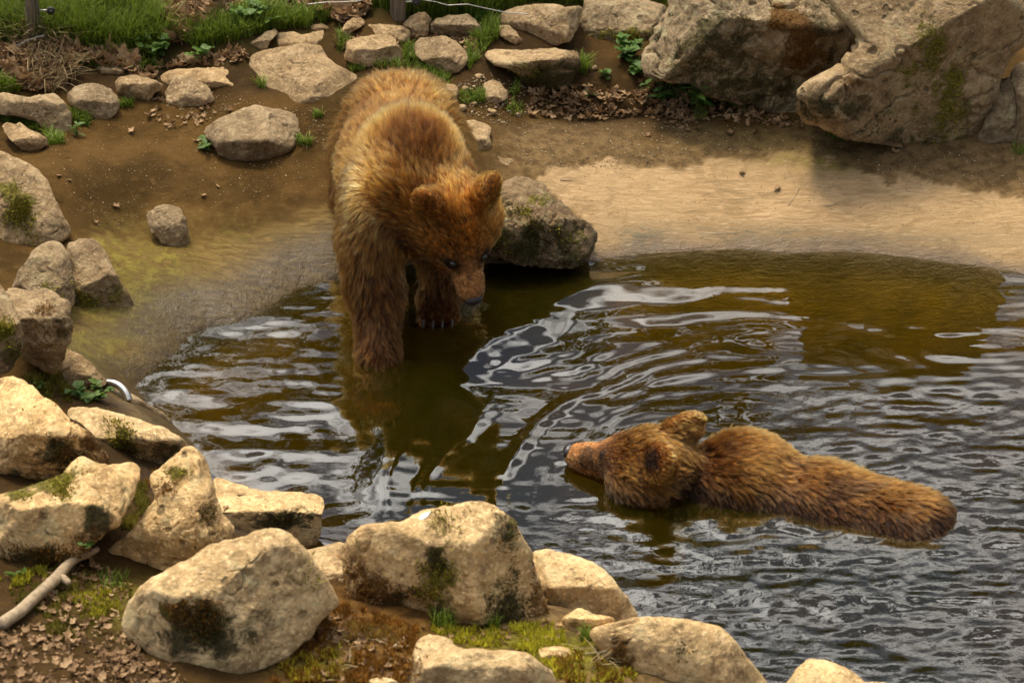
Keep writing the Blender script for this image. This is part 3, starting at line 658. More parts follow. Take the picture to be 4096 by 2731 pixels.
rock(R4([(985,490),(1060,450),(1180,390),(1290,260),(1330,200),(1220,100),(1130,-40),(1150,-140),(1600,-180),(2100,-140),(2330,-20),(2310,240),(2205,330),(2120,440),(2090,620),(2020,750),(1960,820),(1820,862),(1700,874),(1600,864),(1440,834),(1250,775),(1080,705),(1000,675),(987,580)]), 'massive pale boulder with green streaks and pitted sloping face', group=GR, center=(2500+1600*.7, 380*.7), ridge=.22, at_=54, af=112, res=2.4, coarse=1.0, lichen=.4, rough=.9, fac=2, thick=.6, at=(3600,600), tilt=.05, fwd=.18, side=(.06, .2),
     moss=[(3790,420,70,170,'ym',.66),(3720,220,60,160,'ym',.55),(3760,560,110,60,'ym',.6),(3650,330,40,160,'ym',.42),(3330,430,180,50,'dm',.8),(3520,540,160,40,'dm',.6),(3380,340,60,30,'om',.5)],
     cuts=[(3300,395,-.55,.85,.0),(3230,350,.8,-.2,.01)])
rock(R4([(2195,470),(2215,370),(2260,350),(2400,340),(2500,600),(2400,880),(2215,858),(2205,760),(2232,640),(2225,520)]), 'tan upright stone at the end of the massive pale boulder', group=GR, ridge=.55, lichen=.05, coarse=.2)
rock(R4([(2100,460),(2215,430),(2240,520),(2250,640),(2225,850),(2120,858),(2010,800),(2085,620)]), 'dark pebbly lump of concrete wedged between boulder and upright stone', group=GR, ridge=.4, at_=50, pale=.3, coarse=1, rough=1.9, lichen=.6, cat='concrete', name='concrete_lump')
# ---- left shore
rock(R5([(60,420),(100,350),(150,260),(230,150),(330,110),(390,120),(440,180),(480,290),(500,400),(490,520),(440,620),(300,560),(150,480)]), 'smooth rounded rock sunk in the concrete beside the mossy split rock', group=GL, ridge=.3, at_=44, z=.22, lichen=.25, pale=.8, coarse=.3, res=1.2, moss=[(270,1180,80,40,'ym',.4)])
rock(R5([(430,125),(520,85),(620,95),(690,160),(740,260),(790,350),(850,450),(885,520),(875,605),(800,600),(700,660),(600,690),(490,640),(440,560),(470,420),(480,290),(455,190)]), 'split rock with bright yellow moss on its flank', group=GL, ridge=.42, at_=34, z=.1, lichen=.4, pale=.65, coarse=.5, res=1.4, fac=3,
     moss=[(340,1230,60,60,'ym',1.0),(380,1290,100,50,'ym',.75),(470,1200,50,60,'ym',.55),(300,1330,70,30,'ym',.6)], cuts=[(430,1100,-.5,.55,.0)])
rock(R5([(10,440),(100,400),(180,420),(240,410),(340,440),(440,500),(458,550),(455,610),(485,660),(470,740),(440,830),(410,920),(370,1000),(300,980),(180,900),(90,760),(40,600)]), 'layered tan rock with stepped ledges above the mossy crevice', group=GL, z=.34, ridge=.58, at_=20, af=92, res=1.5, rough=1.7, lichen=.2, fac=4, moss=[(180,1240,30,30,'om',.7),(240,1310,50,60,'dm',.5)])
rock(R5([(-60,380),(20,400),(50,470),(100,580),(150,660),(168,740),(140,850),(60,960),(-60,1020)]), 'greenish boulder beside the layered ledge rock', group=GL, z=.5, ridge=.5, lichen=.9, pale=.55, coarse=.8, moss=[(10,1380,70,120,'ym',.35),(60,1430,60,50,'dm',.7)])
rock(R5([(440,812),(520,850),(620,930),(710,1015),(700,1060),(560,1070),(440,1050),(390,970),(410,890)]), 'smooth sloping slab behind the curved metal pipe', group=GL, z=.22, ridge=.25, at_=34, lichen=.15, coarse=.2)
rock(R5([(370,1050),(420,1022),(560,1035),(690,1030),(790,1075),(890,1115),(980,1170),(1070,1240),(1150,1320),(1185,1372),(1080,1390),(900,1340),(700,1260),(480,1190),(380,1110)]), 'low tan rock at the water carrying a clump of green leaves', group=GL, z=.06, at=(560,1690), ridge=.4, at_=26, lichen=.25, wl=True, res=1.2)
rock(R5([(440,1220),(560,1185),(700,1220),(900,1280),(1080,1350),(1200,1410),(1262,1460),(1215,1530),(1110,1600),(900,1660),(700,1640),(560,1480),(470,1330)]), 'long smooth rock with mossy underside sloping down to the water', group=GF, z=.16, ridge=.48, at_=20, af=98, res=1.4, lichen=.35, coarse=.3,
     moss=[(510,1810,40,50,'dm',.9),(640,1840,110,60,'dm',.95),(440,1780,80,70,'ym',.4)])
rock(R5([(-60,1010),(90,1005),(180,1030),(240,1090),(320,1150),(420,1240),(540,1330),(640,1410),(700,1500),(745,1590),(640,1660),(500,1710),(300,1750),(100,1800),(-60,1820)]), 'bulky tan boulder with dark orange-brown moss low on its side', group=GF, ridge=.45, at_=30, af=94, res=1.7, lichen=.35, coarse=.9, z=.45, at=(250,1960),
     moss=[(270,1800,110,80,'dm',1.0),(320,1760,90,90,'om',.75),(400,1830,60,60,'om',.6),(60,1950,140,60,'dm',.7),(130,1620,60,40,'dm',.3)])
# ---- near bank
rock(R6([(-60,340),(100,310),(200,280),(380,200),(440,150),(540,75),(600,100),(660,125),(780,105),(880,110),(935,140),(942,190),(905,270),(885,340),(845,420),(805,520),(700,565),(605,645),(560,705),(480,755),(400,795),(280,775),(150,805),(30,855),(-60,870)]), 'pitted tan block with a dark brown moss patch beside the fallen branch', group=GF, ridge=.55, at_=24, af=84, res=1.9, lichen=.5, coarse=1.0,
     moss=[(380,2090,50,60,'dm',1.0),(350,2160,60,50,'om',.7),(200,1920,110,40,'ym',.9),(90,1970,60,30,'ym',.7),(280,2220,150,30,'om',.6),(150,2240,120,40,'dm',.7)])
rock(R6([(1240,-5),(1290,8),(1350,70),(1390,150),(1412,250),(1432,380),(1485,480),(1545,545),(1520,630),(1400,690),(1300,750),(1250,735),(1150,820),(1000,870),(880,900),(780,880),(640,850),(618,805),(700,690),(860,560),(960,450),(1060,330),(1010,260),(985,215),(1100,130),(1200,20)]), 'steep ridge-backed rock with speckled right face', group=GF, center=(690,2110), ridge=.35, at_=44, af=80, res=1.9, lichen=.5, coarse=1.0, fac=2, tilt=.25, tiltt=.35, at=(620,2300),
     moss=[(700,1890,60,30,'ym',.8),(650,1960,40,40,'om',.7),(560,2030,60,50,'dm',.6),(840,2010,60,140,'dm',.45)], cuts=[(790,2000,-.95,-.25,.0)])
rock(R6([(1400,195),(1490,208),(1600,250),(1720,290),(1900,300),(2080,320),(2130,345),(2147,390),(2132,480),(2112,600),(2092,668),(2000,690),(1900,680),(1700,680),(1550,680),(1450,560),(1400,380)]), 'flat-topped slab with a red leaf standing in the water', group=GF, z=.02, at=(1080,2195), ridge=.50, at_=6, af=88, res=1.5, lichen=.3, coarse=.4, side=(.1,.04), fac=1, moss=[(1140,2080,120,40,'dm',.85),(1000,2100,70,50,'dm',.5)], wl=True)
rock(R6([(1960,720),(2050,682),(2250,642),(2330,680),(2400,900),(2330,1100),(2240,1090),(2150,930),(2060,800)]), 'plain grey-brown rock squeezed between two pale foreground boulders', group=GF, z=.3, pale=.65, lichen=.2, ridge=.5)
rock(R7([(1540,520),(1640,485),(1740,515),(1870,540),(1990,590),(2070,670),(2140,750),(2220,830),(2270,940),(2250,1020),(1960,1060),(1720,1060),(1620,990),(1580,800)]), 'smooth rounded fawn rock rising from the rippled water', group=GF, z=.18, ridge=.45, at_=26, af=86, res=1.4, lichen=.05, coarse=.25, rough=.7, fac=1, at=(2250,2500), wl=True)
rock(R6([(815,1190),(850,1080),(920,960),(1000,860),(1100,810),(1250,740),(1400,650),(1600,610),(1700,570),(1820,556),(1890,580),(1940,630),(2010,700),(2100,800),(2180,900),(2265,1050),(2160,1130),(2080,1200),(2060,1270),(1960,1330),(1900,1400),(1750,1460),(1600,1500),(1400,1540),(1230,1530),(1180,1490),(1060,1445),(970,1385),(880,1305)]), 'big pale boulder with dark olive moss on its front between moss and leaves', group=GF, ridge=.50, at_=30, af=86, res=2.2, lichen=.55, coarse=.7, fac=3,
     moss=[(730,2450,100,60,'om',.75),(800,2520,180,90,'dm',.85),(900,2480,180,60,'dm',.5),(650,2480,40,60,'ym',.5),(1190,2300,60,60,'ym',.35)], cuts=[(1060,2200,-.7,.25,.0)])
rock(R7([(272,470),(330,400),(400,350),(550,325),(700,315),(760,290),(900,210),(1050,180),(1220,166),(1310,190),(1360,240),(1440,310),(1490,400),(1540,480),(1580,520),(1605,620),(1640,720),(1662,850),(1672,965),(1560,990),(1300,1000),(1130,1020),(1000,1045),(860,1040),(780,1020),(700,960),(600,910),(440,890),(330,870),(295,700)]), 'tall two-humped boulder streaked with moss and a white dropping on top', group=GF, ridge=.60, at_=34, af=82, res=2.3, lichen=.6, coarse=.8, fac=3, rough=1.1,
     moss=[(2020,2120,50,110,'dm',.75),(2060,2050,40,60,'ym',.6),(1740,2240,40,40,'dm',.9),(2020,2420,90,70,'dm',.9),(1480,2340,120,90,'om',.75),(1580,2400,60,70,'dm',.7),(1750,2320,60,70,'ym',.7),(1800,2120,70,60,'ym',.5),(2160,2430,40,90,'om',.8),(1760,2470,30,60,'dm',.7),(1400,2380,60,60,'om',.7)])
rock(R7([(1720,1005),(1760,950),(1860,885),(1940,905),(2020,930),(2120,965),(2100,1030),(1960,1060),(1880,1065),(1800,1040)]), 'small knobbly stone between the moss bank and the fawn rock', group=GF, lichen=.4, ridge=.5)
rock(R8([(290,1150),(400,1110),(520,1080),(640,1080),(820,1100),(920,1120),(990,1190),(1060,1280),(1110,1350),(1150,1440),(1160,1560),(800,1640),(440,1560),(450,1390),(485,1300),(430,1295),(380,1240),(310,1180)]), 'large sunlit block with a sharp edge and moss in its notch', group=GF, z=.25, at=(2850,2790), ridge=.66, at_=16, af=84, res=1.7, lichen=.15, coarse=.35, side=(.1,.3), rough=.8, fac=2,
     moss=[(2490,2620,40,60,'om',.9),(2470,2660,40,50,'ym',.6),(2720,2600,26,22,'dm',.5)])
rock(R8([(1215,1410),(1270,1330),(1330,1280),(1400,1275),(1460,1300),(1560,1345),(1620,1395),(1740,1385),(1780,1450),(1700,1560),(1400,1600),(1180,1540)]), 'bare sunlit stone at the water beyond the large sunlit block', group=GF, z=.1, ridge=.55, at_=16, res=1.2, lichen=.02, coarse=.2, rough=.7)
rock(R7([(690,1310),(740,1230),(780,1120),(840,1080),(900,1068),(990,1100),(1050,1140),(1200,1160),(1380,1170),(1500,1180),(1580,1230),(1660,1290),(1712,1345),(1720,1480),(1200,1560),(680,1500)]), 'low tan rock with a hollowed top edge in front of the moss bank', group=GF, ridge=.5, at_=28, res=1.5, lichen=.4, coarse=.4, moss=[(1620,2600,40,80,'om',.6)])
rock(R7([(1505,1190),(1600,1165),(1700,1148),(1790,1150),(1850,1190),(1885,1217),(1760,1236),(1650,1236),(1560,1215)]), 'thin flat stone lying on yellow moss', group=GF, ridge=.3, lichen=.2)
rock(R7([(470,1380),(520,1365),(620,1370),(680,1400),(600,1430),(490,1420)]), 'small pale stone in the orange moss', group=GF, lichen=.05)
# rocks under the wading paw
rock(R2([(425,1240),(470,1215),(600,1205),(760,1190),(850,1180),(850,1215),(760,1270),(600,1310),(480,1300)]), 'wet black rock just breaking the water under the paw of the wading bear', group=GR, z=-.03, ridge=.3, at_=8, pale=.0, coarse=.8, lichen=.0, rough=1.6, wl=False, moss=[(1750,1230,260,90,'dm',1.0)])
# ================================================================== bears
import openvdb
def unit(v): v = np.asarray(v, float); return v/(np.linalg.norm(v)+1e-12)
class Body:
    """one continuous skin grown round a skeleton: every bone is a tapered round, blended into its neighbours"""
    def __init__(s): s.p = []
    def cone(s, a, ra, b, rb, flow=None, k=.05, sq=(1, 1, 1), tagname=''):
        a, b = np.asarray(a, float), np.asarray(b, float)
        s.p.append(dict(t='c', a=a, b=b, ra=ra, rb=rb, k=k, flow=unit(flow) if flow is not None else unit(b-a), tag=tagname))
    def ell(s, c, axes, rad, flow, k=.05, tagname=''):
        s.p.append(dict(t='e', c=np.asarray(c, float), A=np.array([unit(x) for x in axes]), r=np.asarray(rad, float), k=k, flow=unit(flow), tag=tagname))
    def dist(s, q, P):
        if q['t'] == 'c':
            ba = q['b']-q['a']; L2 = ba@ba+1e-12
            t = np.clip(((P-q['a'])@ba)/L2, 0, 1)
            d = P-q['a']-t[:, None]*ba
            return np.sqrt((d*d).sum(1))-(q['ra']+(q['rb']-q['ra'])*t)
        l = (P-q['c'])@q['A'].T; k0 = np.sqrt(((l/q['r'])**2).sum(1)); k1 = np.sqrt(((l/q['r']**2)**2).sum(1))
        return k0*(k0-1)/(k1+1e-9)
    def sdf(s, P):
        d = None
        for q in s.p:
            e = s.dist(q, P)
            if d is None: d = e; continue
            h = np.clip(.5+.5*(d-e)/q['k'], 0, 1); d = d*(1-h)+e*h-q['k']*h*(1-h)
        return d
    def flow(s, P, sig=.03):
        W = 0; F = 0
        for q in s.p:
            w = np.exp(-np.clip(s.dist(q, P), -.05, 1)/sig); W = W+w; F = F+w[:, None]*q['flow']
        F = F/W[:, None]; return F/(np.linalg.norm(F, axis=1)[:, None]+1e-9)
    def tagd(s, name, P):
        return np.min([s.dist(q, P) for q in s.p if q['tag'] == name], axis=0)
    def mesh(s, h=.011):
        lo = np.full(3, 9e9); hi = -lo
        for q in s.p:
            if q['t'] == 'c':
                for c, r in ((q['a'], q['ra']), (q['b'], q['rb'])): lo = np.minimum(lo, c-r); hi = np.maximum(hi, c+r)
            else: r = q['r'].max(); lo = np.minimum(lo, q['c']-r); hi = np.maximum(hi, q['c']+r)
        lo -= .05; hi += .05
        n = np.ceil((hi-lo)/h).astype(int)+1
        arr = np.empty(n, np.float32)
        ys, zs = np.meshgrid(np.arange(n[1])*h+lo[1], np.arange(n[2])*h+lo[2], indexing='ij')
        for i in range(n[0]):
            P = np.stack([np.full(ys.size, lo[0]+i*h), ys.ravel(), zs.ravel()], -1)
            arr[i] = s.sdf(P).reshape(ys.shape)
        g = openvdb.FloatGrid(1.0); g.copyFromArray(arr)
        pts, quads = g.convertToQuads(0.0)
        V = lo+np.asarray(pts, float)*h; Q = np.asarray(quads).astype(int)
        # outward orientation
        a, b, c = V[Q[:, 0]], V[Q[:, 1]], V[Q[:, 2]]; N = np.cross(b-a, c-a); m = (a+c)/2
        N /= np.linalg.norm(N, axis=1)[:, None]+1e-12
        test = s.sdf(m[:2000]+N[:2000]*.004)-s.sdf(m[:2000]-N[:2000]*.004)
        if test.mean() < 0: Q = Q[:, ::-1]
        return V, Q
    def grad(s, P, e=.004):
        g = np.stack([s.sdf(P+np.eye(3)[i]*e)-s.sdf(P-np.eye(3)[i]*e) for i in range(3)], -1)
        return g/(np.linalg.norm(g, axis=1)[:, None]+1e-9)

def head(B, nose, F, U, k=1.0, ear_tilt=.25, ear_out=0.0):
    """skull, cheeks, muzzle, jaw and two round ears, in the head's own frame"""
    F = unit(F); U = unit(np.asarray(U, float)-F*(np.asarray(U, float)@F)); Sd = np.cross(F, U)
    o = np.asarray(nose, float)-F*.328*k
    def p(f, u, s_): return o+k*(f*F+u*U+s_*Sd)
    B.ell(p(-.01, .01, 0), (F, U, Sd), np.array([.165, .120, .140])*k, F*-1+U*.1, .06, 'skull')
    for sg in (-1, 1):
        B.ell(p(.005, -.045, .088*sg), (F, U, Sd), np.array([.115, .10, .085])*k, -F-.2*U+.5*sg*Sd, .05, 'cheek')
        B.ell(p(.105, .040, .046*sg), (F, U, Sd), np.array([.05, .042, .040])*k, -F, .03, 'skull')
    B.cone(p(.10, .004, 0), .068*k, p(.20, -.006, 0), .056*k, -F, .05, tagname='muzzle')
    B.ell(p(.248, -.012, 0), (F, U, Sd), np.array([.074, .052, .055])*k, -F, .03, 'muzzle')
    B.cone(p(.06, -.075, 0), .062*k, p(.252, -.052, 0), .032*k, -F, .03, tagname='muzzle')
    ears = []
    for sg in (-1, 1):
        en = unit(F*.55+Sd*sg*.55+U*.35); ea = unit(U*.75+Sd*sg*.75-F*ear_tilt); ew = np.cross(en, ea)
        c = p(-.095, .122, .130*sg)+ea*ear_out; ears.append(c-ea*.012*k+en*.034*k)
        B.ell(c-ea*.015*k-en*.008*k, (ea, ew, en), np.array([.070, .068, .034])*k, ea*.5-en*.6-F*.4, .018, 'ear')
        B.ell(c-ea*.06*k, (ea, ew, en), np.array([.045, .055, .04])*k, ea-F, .04, 'earbase')
    def face(P, a, b): return sstep(a, b, (P-o)@F/k)*sstep(.30, .22, np.linalg.norm(P-p(.14, -.02, 0), axis=1)/k)
    fr = dict(F=F, U=U, S=Sd, p=p, k=k, face=face, ears=ears)
    return fr

def mat_fur(name, ramp):
    t = NT(name)
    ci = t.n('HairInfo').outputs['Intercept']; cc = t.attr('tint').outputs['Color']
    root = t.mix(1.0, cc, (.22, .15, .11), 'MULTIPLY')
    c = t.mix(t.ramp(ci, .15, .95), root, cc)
    h = t.n('BsdfHairPrincipled', {'Color': c, 'Roughness': .36, 'Radial Roughness': .6, 'Coat': 0.0, 'IOR': 1.27, 'Random Roughness': .2}, model='CHIANG', parametrization='COLOR')
    t.t.links.new(h.outputs[0], t.out.inputs['Surface']); return t.m
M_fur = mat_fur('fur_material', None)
def mat_skin():
    t = NT('bear_skin_material'); c = t.attr('tint').outputs['Color']
    t.bsdf(t.mix(1.0, c, (.5, .42, .36), 'MULTIPLY'), .8, None, .2); return t.m
M_skin = mat_skin()
def mat_plain(name, c, rough, spec=.5):
    t = NT(name); n = t.noise(t.obj(), 120, 3, .6)
    t.bsdf(t.mix(n, c, tuple(x*1.5 for x in c)), rough, t.bump(n, .3, .002), spec); return t.m
M_nose = mat_plain('nose_material', (.012, .009, .008), .35); M_eye = mat_plain('eye_material', (.006, .004, .003), .08, .8); M_claw = mat_plain('claw_material', (.022, .018, .015), .35)

def fur_curves(name, body, V, Q, n, length, flowfn, tintfn, lean, parent, clump=.42, clump_n=26000, rad=.00062, seed=1, npt=6, curl=.012, zmin=None, origin=(0, 0, 0)):
    rg = np.random.default_rng(seed)
    T = np.concatenate([Q[:, [0, 1, 2]], Q[:, [0, 2, 3]]])
    a, b, c = V[T[:, 0]], V[T[:, 1]], V[T[:, 2]]
    ar = np.linalg.norm(np.cross(b-a, c-a), axis=1)
    if zmin is not None: ar = ar*(((a[:, 2]+b[:, 2]+c[:, 2])/3) > zmin)
    ti = rg.choice(len(T), n, p=ar/ar.sum())
    r1 = np.sqrt(rg.random(n)); r2 = rg.random(n)
    P = a[ti]*(1-r1)[:, None]+b[ti]*(r1*(1-r2))[:, None]+c[ti]*(r1*r2)[:, None]
    NV = body.grad(V); N = NV[T[ti, 0]]*(1-r1)[:, None]+NV[T[ti, 1]]*(r1*(1-r2))[:, None]+NV[T[ti, 2]]*(r1*r2)[:, None]; N /= np.linalg.norm(N, axis=1)[:, None]+1e-9
    Fl = flowfn(P, N)
    Fl = Fl-N*(Fl*N).sum(1)[:, None]; Fl /= np.linalg.norm(Fl, axis=1)[:, None]+1e-6
    Ln = length(P)*(1+.28*(rg.random(n)-.5)); le = lean(P)
    # clump parents
    ci = rg.choice(n, clump_n, replace=False)
    cell = .05
    from mathutils import kdtree
    kd = kdtree.KDTree(clump_n)
    for j, i in enumerate(ci): kd.insert(P[i], j)
    kd.balance()
    own = np.array([ci[kd.find(p)[1]] for p in P])
    jit = rg.normal(0, 1, (n, 3)); cj = rg.normal(0, 1, (n, 3))
    lown = np.stack([fbm(P*7+i*31, 2, seed+i) for i in range(3)], -1)
    D = N*(1-le)[:, None]+Fl*le[:, None]+.07*jit+.15*lown+.13*cj[own]
    D /= np.linalg.norm(D, axis=1)[:, None]
    t = np.linspace(0, 1, npt)
    grav = np.array([0, 0, -1.0])
    def strand(i_P, i_D, i_L, i_F):
        return i_P[:, None]+i_L[:, None, None]*(t[None, :, None]*i_D[:, None]+.25*(t**2)[None, :, None]*i_F[:, None]+.12*(t**2)[None, :, None]*grav)
    X = strand(P, D, Ln, Fl)
    XC = X[own]
    cl = (clump(P)[:, None, None] if callable(clump) else clump)*(t**1.4)[None, :, None]*(.6+.4*rg.random(n))[:, None, None]
    X = X*(1-cl)+XC*cl
    ph = rg.random((n, 3))*6.28
    X = X+curl*Ln[:, None, None]/.05*(t**1.5)[None, :, None]*np.sin(ph[:, None]+t[None, :, None]*5)*.35
    hc = bpy.data.hair_curves.new(name); hc.add_curves([npt]*n)
    hc.attributes['position'].data.foreach_set('vector', (X-np.asarray(origin)).astype(np.float32).ravel())
    ra = hc.attributes.get('radius') or hc.attributes.new('radius', 'FLOAT', 'POINT')
    prof = rad*np.interp(t, [0, .5, 1], [1, .9, .25]); ra.data.foreach_set('value', np.tile(prof, n).astype(np.float32))
    tint = np.ones((n, 4), np.float32); tint[:, :3] = tintfn(P, N, own, rg)
    hc.attributes.new('tint', 'FLOAT_COLOR', 'CURVE').data.foreach_set('color', tint.ravel())
    hc.materials.append(M_fur)
    o = bpy.data.objects.new(name, hc); col.objects.link(o); o.parent = parent
    return o
def ellip(name, c, axes, r, m, parent, org):
    bm = bmesh.new(); bmesh.ops.create_icosphere(bm, subdivisions=3, radius=1.0)
    V = np.array([v.co[:] for v in bm.verts])*np.asarray(r); F = [[v.index for v in f.verts] for f in bm.faces]; bm.free()
    V = V@np.array([unit(a) for a in axes])+np.asarray(c)-np.asarray(org)
    return mesh_obj(name, V, F, m, parent)
def face_parts(fr, parent, org, es=1.0):
    p, F, U, Sd, k = fr['p'], fr['F'], fr['U'], fr['S'], fr['k']
    for sg in (-1, 1):
        ellip('eye', p(.140, .060, .060*sg), (F, U, Sd), (.017*k*es, .016*k*es, .015*k*es), M_eye, parent, org)
    # nose pad with two nostrils
    bm = bmesh.new(); bmesh.ops.create_icosphere(bm, subdivisions=4, radius=1.0)
    V = np.array([v.co[:] for v in bm.verts]); Fc = [[v.index for v in f.verts] for f in bm.faces]; bm.free()
    V[:, 0] = np.where(V[:, 0] > 0, V[:, 0]*.9, V[:, 0]); V = V*np.array([.026, .027, .036])
    for sg in (-1, 1):
        d = np.linalg.norm((V-np.array([.02, -.002, .017*sg]))*np.array([1, 1.2, 1]), axis=1); V[:, 0] -= .014*np.exp(-(d/.009)**2)
    V = k*V@np.array([F, U, Sd])+p(.302, .004, 0)-org
    mesh_obj('nose', V, Fc, M_nose, parent)
def eye_dark(fr, P, s=.03):
    d = np.min([np.linalg.norm(P-fr['p'](.136, .050, .060*sg), axis=1) for sg in (-1, 1)], axis=0)
    return np.exp(-(d/(s*fr['k']))**2)

GOLD = np.array([.36, .166, .032]); MIDB = np.array([.150, .059, .0095]); RUST = np.array([.104, .036, .0060]); DARK = np.array([.020, .0080, .0025]); PALE = np.array([.60, .345, .098])
def mixc(a, b, f): return a*(1-f)[:, None]+b*f[:, None]

# ------------------------------------------------------------------ bear wading in, head lowered
B1 = Body()
back = np.array([-.10, .98, -.05])
B1.cone((-.46, .90, .47), .205, (-.45, .62, .45), .225, back, .06, tagname='trunk')
B1.cone((-.45, .62, .45), .225, (-.40, .24, .50), .235, back, .06, tagname='trunk')
B1.ell((-.39, .30, .66), ((1, 0, 0), (0, 1, .1), (0, -.1, 1)), (.165, .19, .155), (0, .9, .35), .08, 'hump')
B1.ell((-.53, .97, .44), ((1, 0, 0), (0, 1, 0), (0, 0, 1)), (.13, .16, .22), (-.2, .5, -.8), .07, 'trunk')
B1.ell((-.38, .97, .44), ((1, 0, 0), (0, 1, 0), (0, 0, 1)), (.13, .16, .22), (.2, .5, -.8), .07, 'trunk')
# neck
B1.cone((-.38, .18, .58), .20, (-.245, .075, .535), .145, (-.35, .8, .4), .07, tagname='neck')
# fore leg on the left of the picture, planted in the water
B1.ell((-.535, .15, .47), ((1, 0, .1), (0, 1, 0), (0, 0, 1)), (.105, .17, .20), (-.25, .2, -1), .07, 'shoulder')
B1.cone((-.540, .10, .40), .118, (-.530, .04, .22), .098, (0, .1, -1), .06, tagname='leg')
B1.cone((-.530, .04, .22), .098, (-.515, -.10, .02), .066, (0, 0, -1), .05, tagname='leg')
B1.cone((-.515, -.10, .02), .066, (-.512, -.16, -.12), .078, (0, -.2, -1), .04, tagname='leg')
B1.ell((-.51, -.21, -.16), ((1, 0, 0), (0, 1, 0), (0, 0, 1)), (.085, .12, .05), (0, -1, -.2), .04, 'paw')
# fore leg on the right, paw on the rock
B1.ell((-.24, .20, .47), ((1, 0, 0), (0, 1, 0), (0, 0, 1)), (.10, .16, .19), (.25, .2, -1), .07, 'shoulder')
B1.cone((-.25, .22, .42), .115, (-.26, .29, .24), .10, (0, .1, -1), .06, tagname='leg')
B1.cone((-.26, .29, .24), .10, (-.285, .27, .09), .072, (0, 0, -1), .05, tagname='leg')
B1.ell((-.29, .225, .045), ((1, 0, 0), (0, 1, 0), (0, 0, 1)), (.080, .115, .042), (0, -1, -.2), .04, 'paw')
for i in range(4): B1.ell((-.345+.037*i, .135-.008*(1.5-abs(i-1.5)), .035), ((1, 0, 0), (0, 1, 0), (0, 0, 1)), (.022, .04, .026), (0, -1, 0), .012, 'paw')
# hind legs on the bank
for sg in (-1, 1):
    hx = -.455+.135*sg
    hz = float(gsample(np.array(hx), np.array(.98)))
    B1.cone((hx, .95, .36), .15, (hx+.02*sg, .86, .22), .12, (0, 0, -1), .06, tagname='leg')
    B1.cone((hx+.02*sg, .86, .22), .105, (hx+.02*sg, 1.02, hz+.09), .07, (0, 0, -1), .05, tagname='leg')
    B1.ell((hx+.02*sg, .93, hz+.035), ((1, 0, 0), (0, 1, 0), (0, 0, 1)), (.075, .14, .045), (0, -1, 0), .04, 'paw')
B1.ell((-.455, 1.10, .52), ((1, 0, 0), (0, 1, 0), (0, 0, 1)), (.03, .05, .04), (0, .4, -1), .04, 'trunk')
nose1 = PY(np.array(1898.), np.array(1225.), -.09)
fr1 = head(B1, nose1, unit((.085, -.15, -.41)), (.20, -.85, .40), k=1.0)
V1, Q1 = B1.mesh(.011)
def tint1(P, N, own, rg):
    n = len(P); lo = fbm(P*5, 3, 71); hi = vnoise(P*40, 72)
    c = mixc(np.tile(MIDB, (n, 1)), GOLD, np.clip(.55+.55*lo+.12*rg.normal(0, 1, n), 0, 1))
    c = mixc(c, PALE, .50*sstep(.15, .85, hi+.4*lo+.25*rg.normal(0, 1, n)))
    z = P[:, 2]
    ring = np.exp(-((np.sqrt(((P[:, 0]+.375)/.125)**2+((P[:, 1]-.17)/.12)**2+((P[:, 2]-.78)/.13)**2)-1.55)/.35)**2)*sstep(.62, .72, P[:, 2]); c = mixc(c, PALE*.9, .42*ring)
    hump = np.exp(-(((P[:, 0]+.375)/.125)**2+((P[:, 1]-.17)/.12)**2+((P[:, 2]-.78)/.13)**2)); c = mixc(c, RUST*.75, np.clip(1.6*hump, 0, 1)*.95)
    leg = sstep(.50, .20, z)*sstep(.0, .08, np.linalg.norm(P-fr1['p'](.05, 0, 0), axis=1)-.24); c = mixc(c, RUST*1.25, .8*leg)
    low = sstep(.40, .05, z)*(P[:, 1] > -.3)*sstep(.0, .06, np.linalg.norm((P-fr1['p'](.05, 0, 0)), axis=1)-.26); c = mixc(c, DARK*1.3, .45*low)
    c = mixc(c, RUST*1.15, sstep(.12, .03, z)*leg*.8)
    nk = np.exp(-(((P[:, 0]+.40)/.10)**2+((P[:, 1]-.02)/.14)**2+((P[:, 2]-.42)/.12)**2)); c = mixc(c, RUST*1.2, .8*nk)
    hd1 = sstep(.05, -.03, B1.tagd('skull', P)); c = mixc(c, GOLD*(1.7)*np.clip(.9+.5*lo, .5, 1.3)[:, None], .8*hd1)
    mz = fr1['face'](P, .10, .17); c = mixc(c, np.array([.62, .34, .14]), .7*mz)
    eb = np.exp(-(np.min([np.linalg.norm(P-fr1['p'](-.06, .095, .125*sg), axis=1) for sg in (-1, 1)], axis=0)/.035)**2); c = mixc(c, DARK, .5*eb)
    c = mixc(c, DARK*.25, np.clip(1.5*eye_dark(fr1, P, .040), 0, 1))
    nt = np.exp(-(np.linalg.norm(P-fr1['p'](.30, -.012, 0), axis=1)/.04)**2); c = mixc(c, DARK*.5, np.clip(nt, 0, 1)*.9)
    c = c*np.exp(.45*rg.normal(0, 1, n)[own])[:, None]*(1+.12*rg.normal(0, 1, n))[:, None]
    return np.clip(c, .004, .95)
